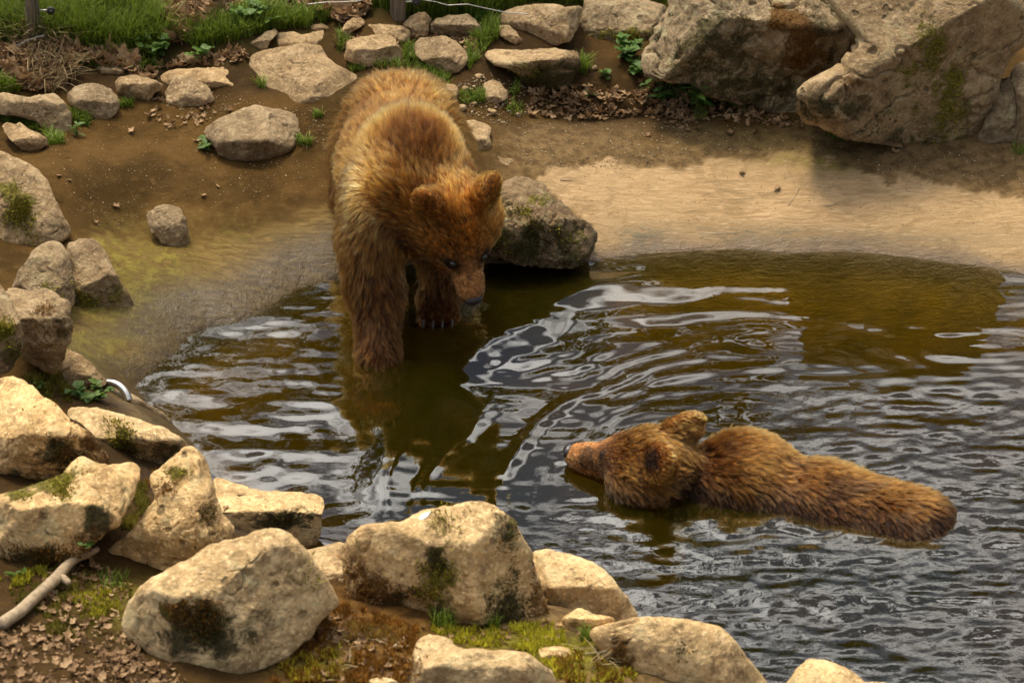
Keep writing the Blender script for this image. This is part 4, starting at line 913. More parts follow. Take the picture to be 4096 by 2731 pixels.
def len1(P):
    l = np.full(len(P), .048)
    hd = sstep(.05, -.02, B1.tagd('skull', P)); l = l*(1-hd)+.026*hd
    ck = sstep(.03, -.02, B1.tagd('cheek', P))*(1-hd); l = l*(1-ck)+.042*ck
    lg = sstep(.42, .15, P[:, 2])*(1-hd); l = l*(1-lg)+.040*lg; er = sstep(.02, -.005, B1.tagd('ear', P)); l = l*(1-er)+.013*er
    fa = fr1['face'](P, -.02, .12); l = l*(1-fa)+.013*fa; mz = fr1['face'](P, .11, .16); l = l*(1-mz)+.007*mz; l = l*(1-.75*eye_dark(fr1, P, .03))
    pw = sstep(.03, -.01, B1.tagd('paw', P)); l = l*(1-pw)+.020*pw
    hp = np.exp(-(((P[:, 1]-.28)/.22)**2+((P[:, 2]-.78)/.12)**2)); l += .014*hp
    ru = np.exp(-(((P[:, 1]-1.05)/.15)**2+((P[:, 2]-.62)/.15)**2)); l += .02*ru
    return l
def lean1(P):
    le = np.full(len(P), .72)
    hp = np.exp(-(((P[:, 1]-.28)/.20)**2+((P[:, 2]-.78)/.12)**2)); le -= .22*hp
    mz = fr1['face'](P, .06, .15); le = le*(1-mz)+.85*mz
    return le
O1 = np.array([-.46, .45, 0.0])
bear1 = mesh_obj('brown_bear', V1, Q1, M_skin, origin=O1, attrs={'tint': tint1(V1, None, np.arange(len(V1)), np.random.default_rng(1))})
tag(bear1, 'golden brown bear wading in from the bank with its nose at the water', 'bear', 'brown bears at the pool')
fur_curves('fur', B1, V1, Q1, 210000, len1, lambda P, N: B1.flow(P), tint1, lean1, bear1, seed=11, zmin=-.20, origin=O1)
face_parts(fr1, bear1, O1)
for i in range(4):
    b0 = np.array([-.345+.037*i, .105-.008*(1.5-abs(i-1.5)), .035]); pts = [b0, b0+(0, -.02, .010), b0+(0, -.042, .004), b0+(0, -.056, -.014)]
    vv, ff = tube(np.array(pts)-O1, [.006, .006, .0045, .0012], 8); mesh_obj('claw', vv, ff, M_claw, bear1)
for i in range(4):
    b0 = np.array([-.575+.042*i, -.315, -.165]); pts = [b0, b0+(0, -.02, .010), b0+(0, -.042, .004), b0+(0, -.056, -.014)]
    vv, ff = tube(np.array(pts)-O1, [.006, .006, .0045, .0012], 8); mesh_obj('claw', vv, ff, M_claw, bear1)

# ------------------------------------------------------------------ bear swimming
B2 = Body()
ax = unit((1.0, -.36, -.02))
c_r = np.array([1.40, -1.21, -.135]); c_m = np.array([1.10, -1.08, -.14]); c_s = np.array([.80, -.985, -.13])
B2.cone(c_r, .205, c_m, .215, ax, .07, tagname='trunk'); B2.cone(c_m, .215, c_s, .235, ax, .07, tagname='trunk')
B2.ell((.835, -.985, .05), (ax, np.cross((0, 0, 1), ax), (0, 0, 1)), (.135, .15, .105), ax+np.array([0, 0, .2]), .09, 'hump')
B2.cone((.72, -.975, -.08), .150, (.54, -.985, .0), .112, ax, .06, tagname='neck')
for sg in (-1, 1):
    sd2 = np.cross((0, 0, 1), ax)*sg
    B2.cone(c_s+sd2*.16+(0, 0, -.12), .10, c_s+sd2*.17+ax*-.06+(0, 0, -.24), .07, (0, 0, -1), .06, tagname='leg')
    B2.cone(c_s+sd2*.17+ax*-.06+(0, 0, -.24), .07, c_s+sd2*.12+ax*.14+(0, 0, -.27), .06, (0, 0, -1), .05, tagname='leg')
    B2.cone(c_r+sd2*.12+(0, 0, -.10), .12, c_r+sd2*.10+ax*-.14+(0, 0, -.24), .075, (0, 0, -1), .06, tagname='leg')
nose2 = PZ(np.array(2252.), np.array(1803.), .045)
fr2 = head(B2, nose2, unit((-.89, .40, -.07)), (-.06, -.02, 1.0), k=1.0, ear_tilt=.35, ear_out=.004)
V2, Q2 = B2.mesh(.011)
def tint2(P, N, own, rg):
    n = len(P); lo = fbm(P*6, 3, 81)
    c = mixc(np.tile(MIDB*.86, (n, 1)), RUST*1.1, np.clip(.45+.6*lo, 0, 1))
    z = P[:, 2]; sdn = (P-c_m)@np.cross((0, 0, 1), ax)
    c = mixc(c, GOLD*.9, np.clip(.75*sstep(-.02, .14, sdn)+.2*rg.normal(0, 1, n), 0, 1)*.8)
    hd = sstep(.05, -.03, B2.tagd('skull', P)); c = mixc(c, GOLD*.86, .85*hd*np.clip(.75+.4*lo, 0, 1))
    ck = sstep(.03, -.02, B2.tagd('cheek', P))*sstep(.10, .0, z); c = mixc(c, RUST*.6, .7*ck)
    mz = fr2['face'](P, .10, .17); c = mixc(c, np.array([.54, .27, .085]), .9*mz)
    er = np.min([np.linalg.norm(P-q, axis=1) for q in fr2['ears']], axis=0)
    c = mixc(c, GOLD*1.1, .8*sstep(.036, .055, er)*sstep(.015, -.005, B2.tagd('ear', P))); c = mixc(c, DARK*.35, np.exp(-(er/.036)**2)*.95)
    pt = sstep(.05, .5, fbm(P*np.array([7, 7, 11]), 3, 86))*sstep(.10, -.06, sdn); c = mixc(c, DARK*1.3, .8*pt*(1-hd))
    nk = np.exp(-(((P[:, 0]-.62)/.08)**2)); c = mixc(c, DARK*1.2, .85*nk*sstep(.17, .06, z))
    c = mixc(c, DARK*1.6, .85*sstep(.085, .02, z)*(1-mz)*(1-.6*hd))
    c = mixc(c, np.array([.20, .125, .06]), .35*sstep(.3, .6, fbm(P*14, 2, 84))*sstep(.10, .03, z)*(1-mz))
    c = mixc(c, DARK*.25, np.clip(1.5*eye_dark(fr2, P, .026), 0, 1))
    c = c*np.exp(.42*rg.normal(0, 1, n)[own])[:, None]*(1+.1*rg.normal(0, 1, n))[:, None]
    return np.clip(c, .004, .95)
def len2(P):
    l = np.full(len(P), .042)
    hd = sstep(.04, -.02, B2.tagd('skull', P)); l = l*(1-hd)+.026*hd
    er = sstep(.02, -.005, B2.tagd('ear', P)); l = l*(1-er)+.013*er
    wz = sstep(.08, .02, P[:, 2])*(1-hd); l = l*(1-wz)+.030*wz; fa = fr2['face'](P, .04, .12); l = l*(1-fa)+.013*fa; mz = fr2['face'](P, .11, .15); l = l*(1-mz)+.005*mz; l = l*(1-.75*eye_dark(fr2, P, .03))
    return l
def lean2(P):
    le = np.full(len(P), .70); mz = fr2['face'](P, .06, .15); le = le*(1-mz)+.9*mz
    wl_ = sstep(.08, .0, P[:, 2]); return le+.2*wl_*(1-mz)
def flow2(P, N):
    f = B2.flow(P); w = sstep(.12, .0, P[:, 2])[:, None]
    out = N*np.array([1, 1, 0])*.3+np.array([0, 0, -1.0])
    return f*(1-.7*w)+out*.7*w
O2 = np.array([.95, -1.03, -.3])
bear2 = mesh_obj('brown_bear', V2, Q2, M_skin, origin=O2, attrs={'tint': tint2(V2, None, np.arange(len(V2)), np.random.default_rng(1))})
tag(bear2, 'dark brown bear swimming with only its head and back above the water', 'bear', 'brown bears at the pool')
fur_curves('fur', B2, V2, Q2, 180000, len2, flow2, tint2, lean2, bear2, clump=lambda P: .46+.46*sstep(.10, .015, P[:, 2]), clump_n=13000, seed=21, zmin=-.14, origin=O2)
face_parts(fr2, bear2, O2, .6)
# ================================================================== plants, litter and small things
bpy.context.view_layer.update()
DG = bpy.context.evaluated_depsgraph_get()
SKIP = ('water', 'fur')
def hit(px, py):
    """what stands at that place: first solid surface there"""
    d = Vector(ray(np.array(float(px)), np.array(float(py)))).normalized(); o = Vector(CAM)
    for _ in range(6):
        ok, loc, nor, _i, ob, _m = scene.ray_cast(DG, o, d)
        if not ok: return None
        if ob.name.split('.')[0] not in SKIP: return np.array(loc), np.array(nor)
        o = loc+d*.002
def mat_leafy(name, a, b, trans=.35, rough=.5, attr=None):
    t = NT(name); P = t.obj()
    r = t.n('NewGeometry').outputs['Random Per Island'] if attr is None else t.attr(attr).outputs['Fac']
    r2 = t.n('ObjectInfo').outputs['Random']
    c = t.mix(t.math('FRACT', t.math('ADD', r, r2)), a, b)
    c = t.mix(t.math('MULTIPLY', t.ramp(t.noise(P, 60, 3), .4, .7), .35), c, tuple(x*.6 for x in a))
    d = t.n('BsdfPrincipled', {'Base Color': c, 'Roughness': rough, 'Specular IOR Level': .3}); tl = t.n('BsdfTranslucent', {'Color': c}); m = t.n('MixShader', {0: trans, 1: d, 2: tl})
    t.t.links.new(m.outputs[0], t.out.inputs['Surface']); return t.m
M_grass = mat_leafy('grass_material', (.095, .150, .012), (.21, .27, .030))
M_green = mat_leafy('plant_material', (.060, .120, .018), (.120, .20, .030))
M_dgreen = mat_leafy('plant_dark_material', (.055, .125, .018), (.11, .19, .032))
M_dry = mat_leafy('dry_leaf_material', (.19, .105, .045), (.40, .26, .135), .15, .75)
M_straw = mat_leafy('straw_material', (.24, .17, .08), (.36, .27, .13), .2, .7)
M_red = mat_leafy('red_leaf_material', (.35, .03, .015), (.42, .05, .02), .2, .6)
def mat_solid(name, c1, c2, sc=40, rough=.85, metal=0.0, bump=.5):
    t = NT(name); n = t.noise(t.obj(), sc, 5, .65)
    t.bsdf(t.mix(t.ramp(n, .3, .7), c1, c2), rough, t.bump(n, bump, .004), .4, Metallic=metal); return t.m
def mat_wood():
    t = NT('weathered_wood_material'); m = t.n('Mapping', {'Vector': t.obj(), 'Scale': (40., 40., 3.)}).outputs[0]; n = t.noise(m, 2.2, 6, .65, .5)
    t.bsdf(t.mix(t.ramp(n, .3, .7), (.06, .045, .030), (.22, .17, .11)), .85, t.bump(n, .8, .006), .3); return t.m
M_wood = mat_wood(); M_stick = mat_solid('stick_material', (.20, .145, .085), (.38, .29, .18), 55)
M_black = mat_solid('black_plastic_material', (.012, .011, .010), (.03, .028, .025), 60, .45); M_steel = mat_solid('steel_material', (.55, .53, .49), (.68, .66, .62), 30, .32, 1.0, .15)
M_wire = mat_solid('wire_material', (.30, .28, .25), (.42, .40, .37), 50, .45, .9, .2); M_white = mat_solid('white_dropping_material', (.55, .52, .46), (.72, .69, .63), 60, .8)
def mat_gravel():
    t = NT('gravel_material'); r = t.n('NewGeometry').outputs['Random Per Island']
    cr = t.n('ValToRGB', {0: r}); e = cr.color_ramp.elements; e[0].color = (.085, .055, .025, 1); e[1].color = (.50, .40, .25, 1); x = e.new(.5); x.color = (.20, .135, .07, 1)
    t.bsdf(cr.outputs[0], .8, None, .35); return t.m
M_gravel = mat_gravel()
def in_poly(poly, n, rg):
    p = np.asarray(poly); lo, hi = p.min(0), p.max(0); out = np.zeros((0, 2))
    while len(out) < n:
        q = rg.uniform(lo, hi, (n*2, 2)); q = q[polydist(q[:, 0], q[:, 1], poly) < 0]; out = np.concatenate([out, q])
    return out[:n]
def rand_unit(rg, n): v = rg.normal(0, 1, (n, 3)); return v/np.linalg.norm(v, axis=1)[:, None]

# ---- grass
def grass_mesh(P, h, wd_, bend, rg):
    n = len(P); a = rg.uniform(0, 2*math.pi, n); D = np.stack([np.cos(a), np.sin(a), 0*a], -1); Sx = np.stack([-np.sin(a), np.cos(a), 0*a], -1)
    h = h*(.55+.9*rg.random(n)); b = bend*(.3+rg.random(n)); Z = np.array([0, 0, 1.])
    vs_ = []
    for t_, w_ in ((0, 1), (.4, .9), (.75, .6), (1, 0)):
        c = P+Z*(h*t_*(1-.35*b*t_))[:, None]+D*(h*b*t_**2*.8)[:, None]
        if w_: vs_ += [c-Sx*(wd_*w_/2), c+Sx*(wd_*w_/2)]
        else: vs_ += [c]
    V = np.stack(vs_, 1).reshape(-1, 3); k = np.arange(n)[:, None]*7
    F = np.concatenate([k+np.array([[0, 1, 3, 2]]), k+np.array([[2, 3, 5, 4]])]).tolist()+(k+np.array([[4, 5, 6]])).tolist()
    return V, F
def grass(zones, label, m, rg, base=None):
    Vs = []; Fs = []; k = 0
    for poly, n, h, bend in zones:
        q = in_poly(poly, n, rg); dens = fbm(np.concatenate([q/55, q[:, :1]*0], 1), 2, 3); q = q[dens > -.55+.5*rg.random(len(q))-.25]
        V, F = grass_mesh(G(q[:, 0], q[:, 1], -.004), h, .0042, bend, rg)
        Vs.append(V); Fs += [[i+k for i in f] for f in F]; k += len(V)
    return tag(mesh_obj('grass', np.concatenate(Vs), Fs, m, smooth=True), label, 'grass', kind='stuff')
rg = np.random.default_rng(31)
grass([(R1([(-80,-80),(900,-80),(960,60),(1080,200),(1130,310),(860,370),(600,330),(350,310),(-80,300)]), 9000, .17, .75),
       (R3([(-80,-80),(1660,-80),(1640,40),(1300,15),(1100,70),(980,150),(450,120),(300,60),(0,40)]), 6500, .20, .7),
       (R3([(2050,-60),(2170,-60),(2180,30),(2060,10)]), 500, .12, .6)], 'long bright green grass behind the stones along the fence', M_grass, rg)
grass([(R1([(380,380),(900,400),(1100,430),(1040,480),(860,480),(500,430)]), 420, .05, .9), (R3([(180,440),(520,380),(680,480),(760,560),(640,560),(480,470)]), 420, .04, .8), (R3([(860,250),(1000,300),(960,380),(900,420),(870,330)]), 260, .045, .8), (R3([(0,230),(60,250),(60,330),(0,360)]), 160, .05, .8), (R3([(1110,640),(1230,700),(1210,780),(1100,740)]), 130, .03, .8), (R1([(1150,260),(1400,160),(1600,70),(1900,80),(2200,130),(2100,180),(1800,200),(1600,260),(1300,330)]), 3200, .085, .8),
       (R1([(430,150),(1000,100),(1100,330),(900,400),(450,330)]), 1500, .10, 1.0),
       (R1([(-60,520),(80,570),(160,610),(-60,620)]), 500, .06, .8), (R1([(-60,760),(120,770),(300,870),(440,950),(330,960),(200,850),(-60,790)]), 1100, .05, .9),
       (R1([(475,690),(600,770),(590,850),(480,800)]), 500, .045, .9), (R1([(790,660),(880,670),(880,710),(790,720)]), 160, .03, .9), (R1([(1670,530),(1740,560),(1760,620),(1680,620)]), 260, .05, .8),
       (R1([(1960,900),(2060,930),(2050,970),(1960,960)]), 160, .04, .9), (R1([(2070,740),(2130,740),(2130,780),(2070,780)]), 80, .03, .9),
       (R3([(440,310),(510,320),(510,420),(440,400)]), 300, .05, .8), (R3([(860,310),(910,330),(920,400),(870,470),(860,400)]), 320, .05, .8), (R3([(650,490),(740,500),(740,530),(660,530)]), 150, .03, .8),
       (R3([(1070,520),(1140,500),(1210,580),(1150,680),(1110,600)]), 420, .045, .8), (R3([(810,620),(970,610),(970,680),(820,690)]), 420, .035, .8), (R3([(940,100),(1060,160),(1080,250),(980,300),(890,260),(980,240)]), 520, .06, .8),
       (R3([(1590,400),(1660,430),(1640,500),(1590,480)]), 260, .06, .8), (R3([(60,430),(160,430),(180,470),(90,480)]), 200, .04, .8), (R4([(1130,755),(1280,760),(1270,810),(1180,800)]), 160, .06, .9),
       (R4([(400,640),(460,640),(460,690),(400,690)]), 90, .05, .8), (R4([(2200,850),(2330,860),(2330,890),(2200,885)]), 160, .04, .8), (R4([(590,570),(700,620),(690,640),(590,600)]), 140, .04, .8),
       (R7([(880,985),(1040,985),(1040,1050),(900,1040)]), 120, .06, .7), (R7([(1230,975),(1340,975),(1340,1030),(1230,1030)]), 120, .05, .7), (R7([(1880,1060),(1980,1060),(1980,1120),(1880,1120)]), 90, .045, .7), (R6([(640,850),(850,860),(840,960),(680,950)]), 130, .03, .8)],
      'short green grass tufts growing between and around the stones', M_grass, rg)
grass([(R1([(240,300),(430,300),(520,520),(380,620),(200,600),(180,420)]), 420, .13, 1.4), (R1([(130,220),(340,220),(340,340),(120,340)]), 260, .16, 1.1), (R7([(300,1100),(760,1080),(700,1390),(250,1390)]), 30, .05, 1.6), (R7([(1900,1180),(2080,1180),(2080,1300),(1900,1300)]), 40, .07, 1.4)],
      'dry straw-coloured grass stems round the fence post', M_straw, rg)

# ---- fallen leaves
def leaf_mesh(name, m, seed, lobes=5, curl=.5):
    r_ = np.random.default_rng(seed); n = 16; a = np.linspace(0, 2*math.pi, n, endpoint=False)
    rad = .5*(1+.28*np.cos(a*lobes+r_.uniform(0, 6))+.12*r_.normal(0, 1, n)); x = np.cos(a)*rad; y = np.sin(a)*rad*.72
    V = [(0, 0, 0)]+[(x[i]*.5, y[i]*.5, 0) for i in range(n)]+[(x[i], y[i], 0) for i in range(n)]
    V = np.array(V); V[:, 2] = curl*(V[:, 1]**2*1.6+V[:, 0]**2*r_.uniform(-.6, 1.2))+.10*vnoise(V*4+seed, seed)
    F = [(0, 1+i, 1+(i+1) % n) for i in range(n)]+[(1+i, 1+n+i, 1+n+(i+1) % n, 1+(i+1) % n) for i in range(n)]
    o = mesh_obj(name, V, F, m); me = o.data; bpy.data.objects.remove(o); return me
LEAF = [leaf_mesh('dry_leaf', M_dry, 50+i, 3+i % 4, .3+.25*i) for i in range(5)]
LV = [(np.array([v.co[:] for v in me.vertices]), [list(p.vertices) for p in me.polygons]) for me in LEAF]
def rotm(a, b, c):
    ca, sa, cb, sb, cc, sc_ = np.cos(a), np.sin(a), np.cos(b), np.sin(b), np.cos(c), np.sin(c)
    Rz = np.array([[cc, -sc_, 0], [sc_, cc, 0], [0, 0, 1]]); Ry = np.array([[cb, 0, sb], [0, 1, 0], [-sb, 0, cb]]); Rx = np.array([[1, 0, 0], [0, ca, -sa], [0, sa, ca]])
    return Rz@Ry@Rx
def litter(zones, label, rg):
    Vs = []; Fs = []; k = 0
    for poly, n, s0, s1, lift in zones:
        q = in_poly(poly, n, rg); P = G(q[:, 0], q[:, 1])
        for p in P:
            V, F = LV[rg.integers(0, 5)]; s_ = rg.uniform(s0, s1)
            V = (V*s_)@rotm(rg.normal(0, .45), rg.normal(0, .45), rg.uniform(0, 6.3))@np.diag([1, rg.uniform(.5, 1), rg.uniform(.6, 1.6)]).T+p+np.array([0, 0, s_*.15+rg.random()*lift])
            Vs.append(V); Fs += [[i+k for i in f] for f in F]; k += len(V)
    return tag(mesh_obj('leaf_litter', np.concatenate(Vs), Fs, M_dry), label, 'leaf litter', kind='stuff')
zA = R1([(-40,330),(300,300),(560,330),(900,400),(900,500),(520,430),(420,560),(300,620),(150,600),(0,480)]); zB = R1([(880,70),(1100,-20),(1500,20),(1600,60),(1400,150),(1250,280),(1100,310),(1000,190)])
zB2 = R1([(1830,-30),(2400,-30),(2420,120),(2260,170),(1950,80)]); zC = R3([(1260,600),(1500,560),(1900,600),(2311,640),(2400,900),(2000,770),(1650,805),(1280,770)]); zC2 = R4([(80,480),(560,560),(900,680),(1100,720),(900,730),(560,700),(300,700),(0,640)])
zD = R6([(-30,1230),(400,1150),(800,1150),(840,1300),(1000,1440),(1200,1600),(-30,1600)]); zE = R6([(300,820),(650,760),(780,900),(500,1150),(250,1100)])
litter([(zA, 420, .035, .075, .02), (zB, 420, .035, .075, .03), (zB2, 300, .035, .08, .03)], 'heap of dry brown leaves under the fence', rg)
litter([(zC, 420, .012, .035, .006), (zC2, 330, .012, .034, .006), (R1([(1000,650),(1420,720),(1500,800),(1100,850),(950,760)]), 50, .012, .03, .004), (R1([(860,480),(1100,430),(1600,330),(1650,400),(1500,430),(1050,470),(1000,560),(860,520)]), 170, .015, .04, .008), (R3([(0,260),(60,250),(440,280),(520,240),(900,260),(940,350),(870,360),(760,250),(500,260),(430,300),(0,330)]), 160, .015, .04, .006)], 'crumbled dark leaves gathered in the hollow by the huge boulder', rg)
litter([(zD, 420, .005, .026, .008), (zE, 130, .012, .028, .008), (R6([(640,1330),(1000,1420),(1250,1530),(1300,1600),(500,1600)]), 130, .006, .024, .006), (R6([(620,860),(900,900),(830,1150),(560,1100)]), 60, .006, .02, .005), (R6([(2080,1150),(2330,1080),(2330,1300),(2000,1330)]), 70, .006, .022, .006), (R7([(0,1050),(760,1040),(700,1390),(0,1390)]), 120, .012, .03, .006), (R7([(800,1020),(1700,1000),(2000,1080),(1500,1150),(1050,1120)]), 60, .010, .022, .006)], 'pale dry leaf crumbs beside the fallen branch', rg)
def leaves(spots, label, group, s0, s1, lift=.012, m=None):
    for (x, y) in spots:
        p = G(np.array(float(x)), np.array(float(y)))
        s_ = rg.uniform(s0, s1)
        o = share('fallen_leaf', LEAF[rg.integers(0, 5)], p+np.array([0, 0, lift*rg.random()+s_*.12]), (rg.normal(0, .3), rg.normal(0, .3), rg.uniform(0, 6.3)), (s_, s_, s_))
        tag(o, label, 'leaf', group)
leaves(in_poly(zA, 60, rg), 'dry curled brown leaf lying below the knotty fence post', 'leaves below the knotty fence post', .05, .09, .03)
leaves(in_poly(zB, 55, rg), 'dry curled brown leaf in the heap behind the grass', 'leaves heaped behind the grass', .05, .09, .04)
leaves(in_poly(zB2, 25, rg), 'dry brown leaf beside the rear fence post', 'leaves beside the rear fence post', .05, .09, .04)
leaves(in_poly(zC, 30, rg), 'small brown leaf in the dark soil hollow', 'leaves in the soil hollow', .025, .045)
leaves(in_poly(zD, 45, rg), 'pale dry leaf on the soil below the fallen branch', 'leaves below the fallen branch', .02, .042)
leaves(R1([(1040,725),(1100,830),(990,775),(390,1165),(460,1195),(1300,935),(760,1365),(630,1475),(1345,1300),(1440,1235),(1510,735),(870,875)])+R4([(600,765),(740,760),(870,1080),(665,990),(130,775),(1540,880)]), 'single dry leaf lying on the open mud or concrete bank', 'stray leaves on the bank', .022, .040, .002)

# ---- gravel
def gravel(zones, label, rg):
    O = np.array([(1, 0, 0), (-1, 0, 0), (0, 1, 0), (0, -1, 0), (0, 0, 1), (0, 0, -1.)]); OF = np.array([(0, 2, 4), (2, 1, 4), (1, 3, 4), (3, 0, 4), (2, 0, 5), (1, 2, 5), (3, 1, 5), (0, 3, 5)])
    Vs = []; n_t = 0
    for poly, n, s0, s1 in zones:
        q = in_poly(poly, n, rg); P = G(q[:, 0], q[:, 1]); s_ = s0+(s1-s0)*rg.random(n)**3
        V = O[None]*np.stack([s_, s_*rg.uniform(.5, 1, n), s_*.55], -1)[:, None]*rg.uniform(.7, 1.2, (n, 6, 1)); a = rg.uniform(0, 6.3, n); c_, s__ = np.cos(a)[:, None], np.sin(a)[:, None]
        V = np.stack([V[..., 0]*c_-V[..., 1]*s__, V[..., 0]*s__+V[..., 1]*c_, V[..., 2]], -1)+P[:, None]+np.array([0, 0, .001]); Vs.append(V.reshape(-1, 3)); n_t += n
    F = (np.arange(n_t)[:, None, None]*6+OF[None]).reshape(-1, 3)
    return tag(mesh_obj('gravel', np.concatenate(Vs), F, M_gravel), label, 'gravel', kind='stuff')
gravel([(R1([(300,1000),(600,830),(1100,760),(1350,900),(1500,1080),(2100,1050),(2150,1250),(1700,1350),(1200,1450),(900,1500),(500,1480),(420,1300)]), 900, .0016, .0060),
        (R1([(1000,660),(1500,600),(1800,700),(2150,720),(2150,1000),(2000,1000),(1990,820),(1650,690),(1350,800)]), 350, .002, .007)], 'pale grit scattered over the dark mud slope', rg)
gravel([(R3([(1080,820),(1300,800),(1700,820),(2311,800),(2311,1090),(1900,1120),(1500,1100),(1250,1120),(1050,960)]), 1000, .0018, .0070), (R4([(0,700),(600,720),(1100,760),(1400,860),(1900,870),(2275,880),(2275,1080),(1900,1040),(1450,990),(1200,880),(800,860),(300,920),(0,940)]), 800, .0018, .006),
        (R3([(780,560),(1000,480),(1250,560),(1260,760),(1050,830),(850,760)]), 420, .003, .011)], 'grit and small stones on the path above the pale concrete', rg)
for (x, y, s_) in [(1350+1250*.6058, 448*.6058, .020), (1350+845*.6058, 592*.6058, .016), (1350+822*.6058, 722*.6058, .022), (1350+1022*.6058, 747*.6058, .020), (1350+935*.6058, 510*.6058, .018), (1350+1190*.6058, 762*.6058, .014), (1350+1700*.6058, 455*.6058, .015), (1350+900*.6058, 690*.6058, .013)]:
    bmv = bmesh.new(); bmesh.ops.create_icosphere(bmv, subdivisions=3, radius=1); V = np.array([v.co[:] for v in bmv.verts]); F = [[v.index for v in f.verts] for f in bmv.faces]; bmv.free()
    V = V*(1+.28*fbm(V*1.2+x, 3, int(x)))[:, None]; V = np.sign(V)*np.abs(V)**.9*np.array([s_, s_*.8, s_*.6]); p = G(np.array(x), np.array(y))
    o = mesh_obj('pebble', V, F, M_rock, attrs={k: np.zeros(len(V)) for k in ('ym', 'om', 'dm', 'wl')}); o.location = p+np.array([0, 0, s_*.25]); o.rotation_euler = (0, 0, x)
    o['pale'] = 1.0; o['cream'] = 0.0; o['coarse'] = .2; o['lichen'] = 0.0; tag(o, 'loose pebble on the earth beside the diamond-shaped stone and mossy slab', 'pebble', 'loose pebbles by the mossy slab')

# ---- moss cushions on the near bank
def moss(zones, label, cols, rg, name='moss'):
    Ps = []; Cs = []; Hs = []
    for poly, n, h, ci in zones:
        q = in_poly(poly, n, rg); f = fbm(np.concatenate([q/38, q[:, :1]*0], 1), 3, 7); keep_ = f > -.35+.3*rg.random(n); q = q[keep_]
        P = G(q[:, 0], q[:, 1]); Ps.append(P); Hs.append(np.full(len(P), h)); Cs.append(cols[ci][None]*(1+.5*f[keep_][:, None])*rg.uniform(.6, 1.5, (len(P), 1)))
    P = np.concatenate(Ps); H = np.concatenate(Hs)*rg.uniform(.5, 1.5, len(P)); C = np.concatenate(Cs); n = len(P)
    D = rand_unit(rg, n)*.8+np.array([0, 0, 1.]); T = P+D*H[:, None]; Sx = rand_unit(rg, n)*(.35*H)[:, None]
    V = np.stack([P-Sx, P+Sx, T], 1).reshape(-1, 3); F = np.arange(n*3).reshape(-1, 3)
    return tag(mesh_obj(name, V, F, M_moss, smooth=False, attrs={'tint': np.repeat(np.clip(C, 0, 1), 3, 0)}), label, 'moss', kind='stuff')
MC = [np.array([.36, .33, .030]), np.array([.22, .105, .022]), np.array([.14, .12, .022]), np.array([.27, .19, .05])]
moss([(R7([(860,1030),(1100,1020),(1680,985),(1800,1040),(2060,1060),(2280,1150),(2250,1390),(1720,1390),(1700,1300),(1500,1180),(1050,1130)]), 9000, .011, 0), (R7([(1700,1230),(2200,1150),(2250,1390),(1720,1390)]), 2600, .012, 1)], 'bright yellow-green moss between the tall boulder and the low rocks', MC, rg)
moss([(R7([(-60,920),(330,870),(800,1030),(770,1150),(690,1396),(-200,1396),(-100,1100)]), 16000, .012, 1), (R7([(250,1000),(700,1040),(650,1150),(300,1150)]), 3600, .011, 3), (R7([(-150,1250),(300,1150),(250,1390),(-150,1390)]), 2600, .011, 0)], 'orange-brown moss and wet debris between two pale boulders', MC, rg)
moss([(R6([(0,860),(400,800),(640,860),(880,900),(830,1150),(500,1200),(300,1150),(100,1050)]), 6500, .010, 2), (R6([(450,1000),(820,950),(830,1120),(480,1150)]), 2600, .010, 0), (R6([(300,1180),(560,1150),(500,1300),(320,1280)]), 1200, .009, 2), (R6([(860,280),(1010,240),(1060,330),(960,450),(860,560),(800,560)]), 2600, .012, 2), (R6([(960,180),(1080,160),(1080,300),(960,300)]), 900, .012, 1), (R5([(150,1000),(420,960),(500,1180),(400,1240),(250,1100)]), 3000, .011, 2), (R5([(330,1160),(500,1170),(480,1240),(380,1230)]), 900, .011, 1), (R6([(0,880),(300,800),(300,900),(0,960)]), 1500, .012, 0)], 'olive moss on the soil around the fallen branch', MC, rg)

# ---- leafy plants
def blade_leaf(name, m, w=.4, cup=.25, seed=0, lob=0.0):
    t_ = np.linspace(0, 1, 6); V = []; F = []
    for t in t_:
        ww = w*.5*math.sin(math.pi*min(.02+t**.8, .99))**.8*(1+lob*math.sin(t*19))
        z = .25*t-.45*t*t*cup*2
        V += [(t, -ww, z+cup*ww), (t, 0, z), (t, ww, z+cup*ww)]
    for i in range(5):
        F += [(3*i, 3*i+3, 3*i+4, 3*i+1), (3*i+1, 3*i+4, 3*i+5, 3*i+2)]
    o = mesh_obj(name, V, F, m); me = o.data; bpy.data.objects.remove(o); return me
PL = dict(broad=blade_leaf('leaf', M_dgreen, .42, .25), narrow=blade_leaf('leaf', M_dgreen, .26, .3), lobed=blade_leaf('leaf', M_green, .75, .2, lob=.22), small=blade_leaf('leaf', M_green, .6, .25), round_=blade_leaf('leaf', M_dgreen, .95, .3, lob=.12))
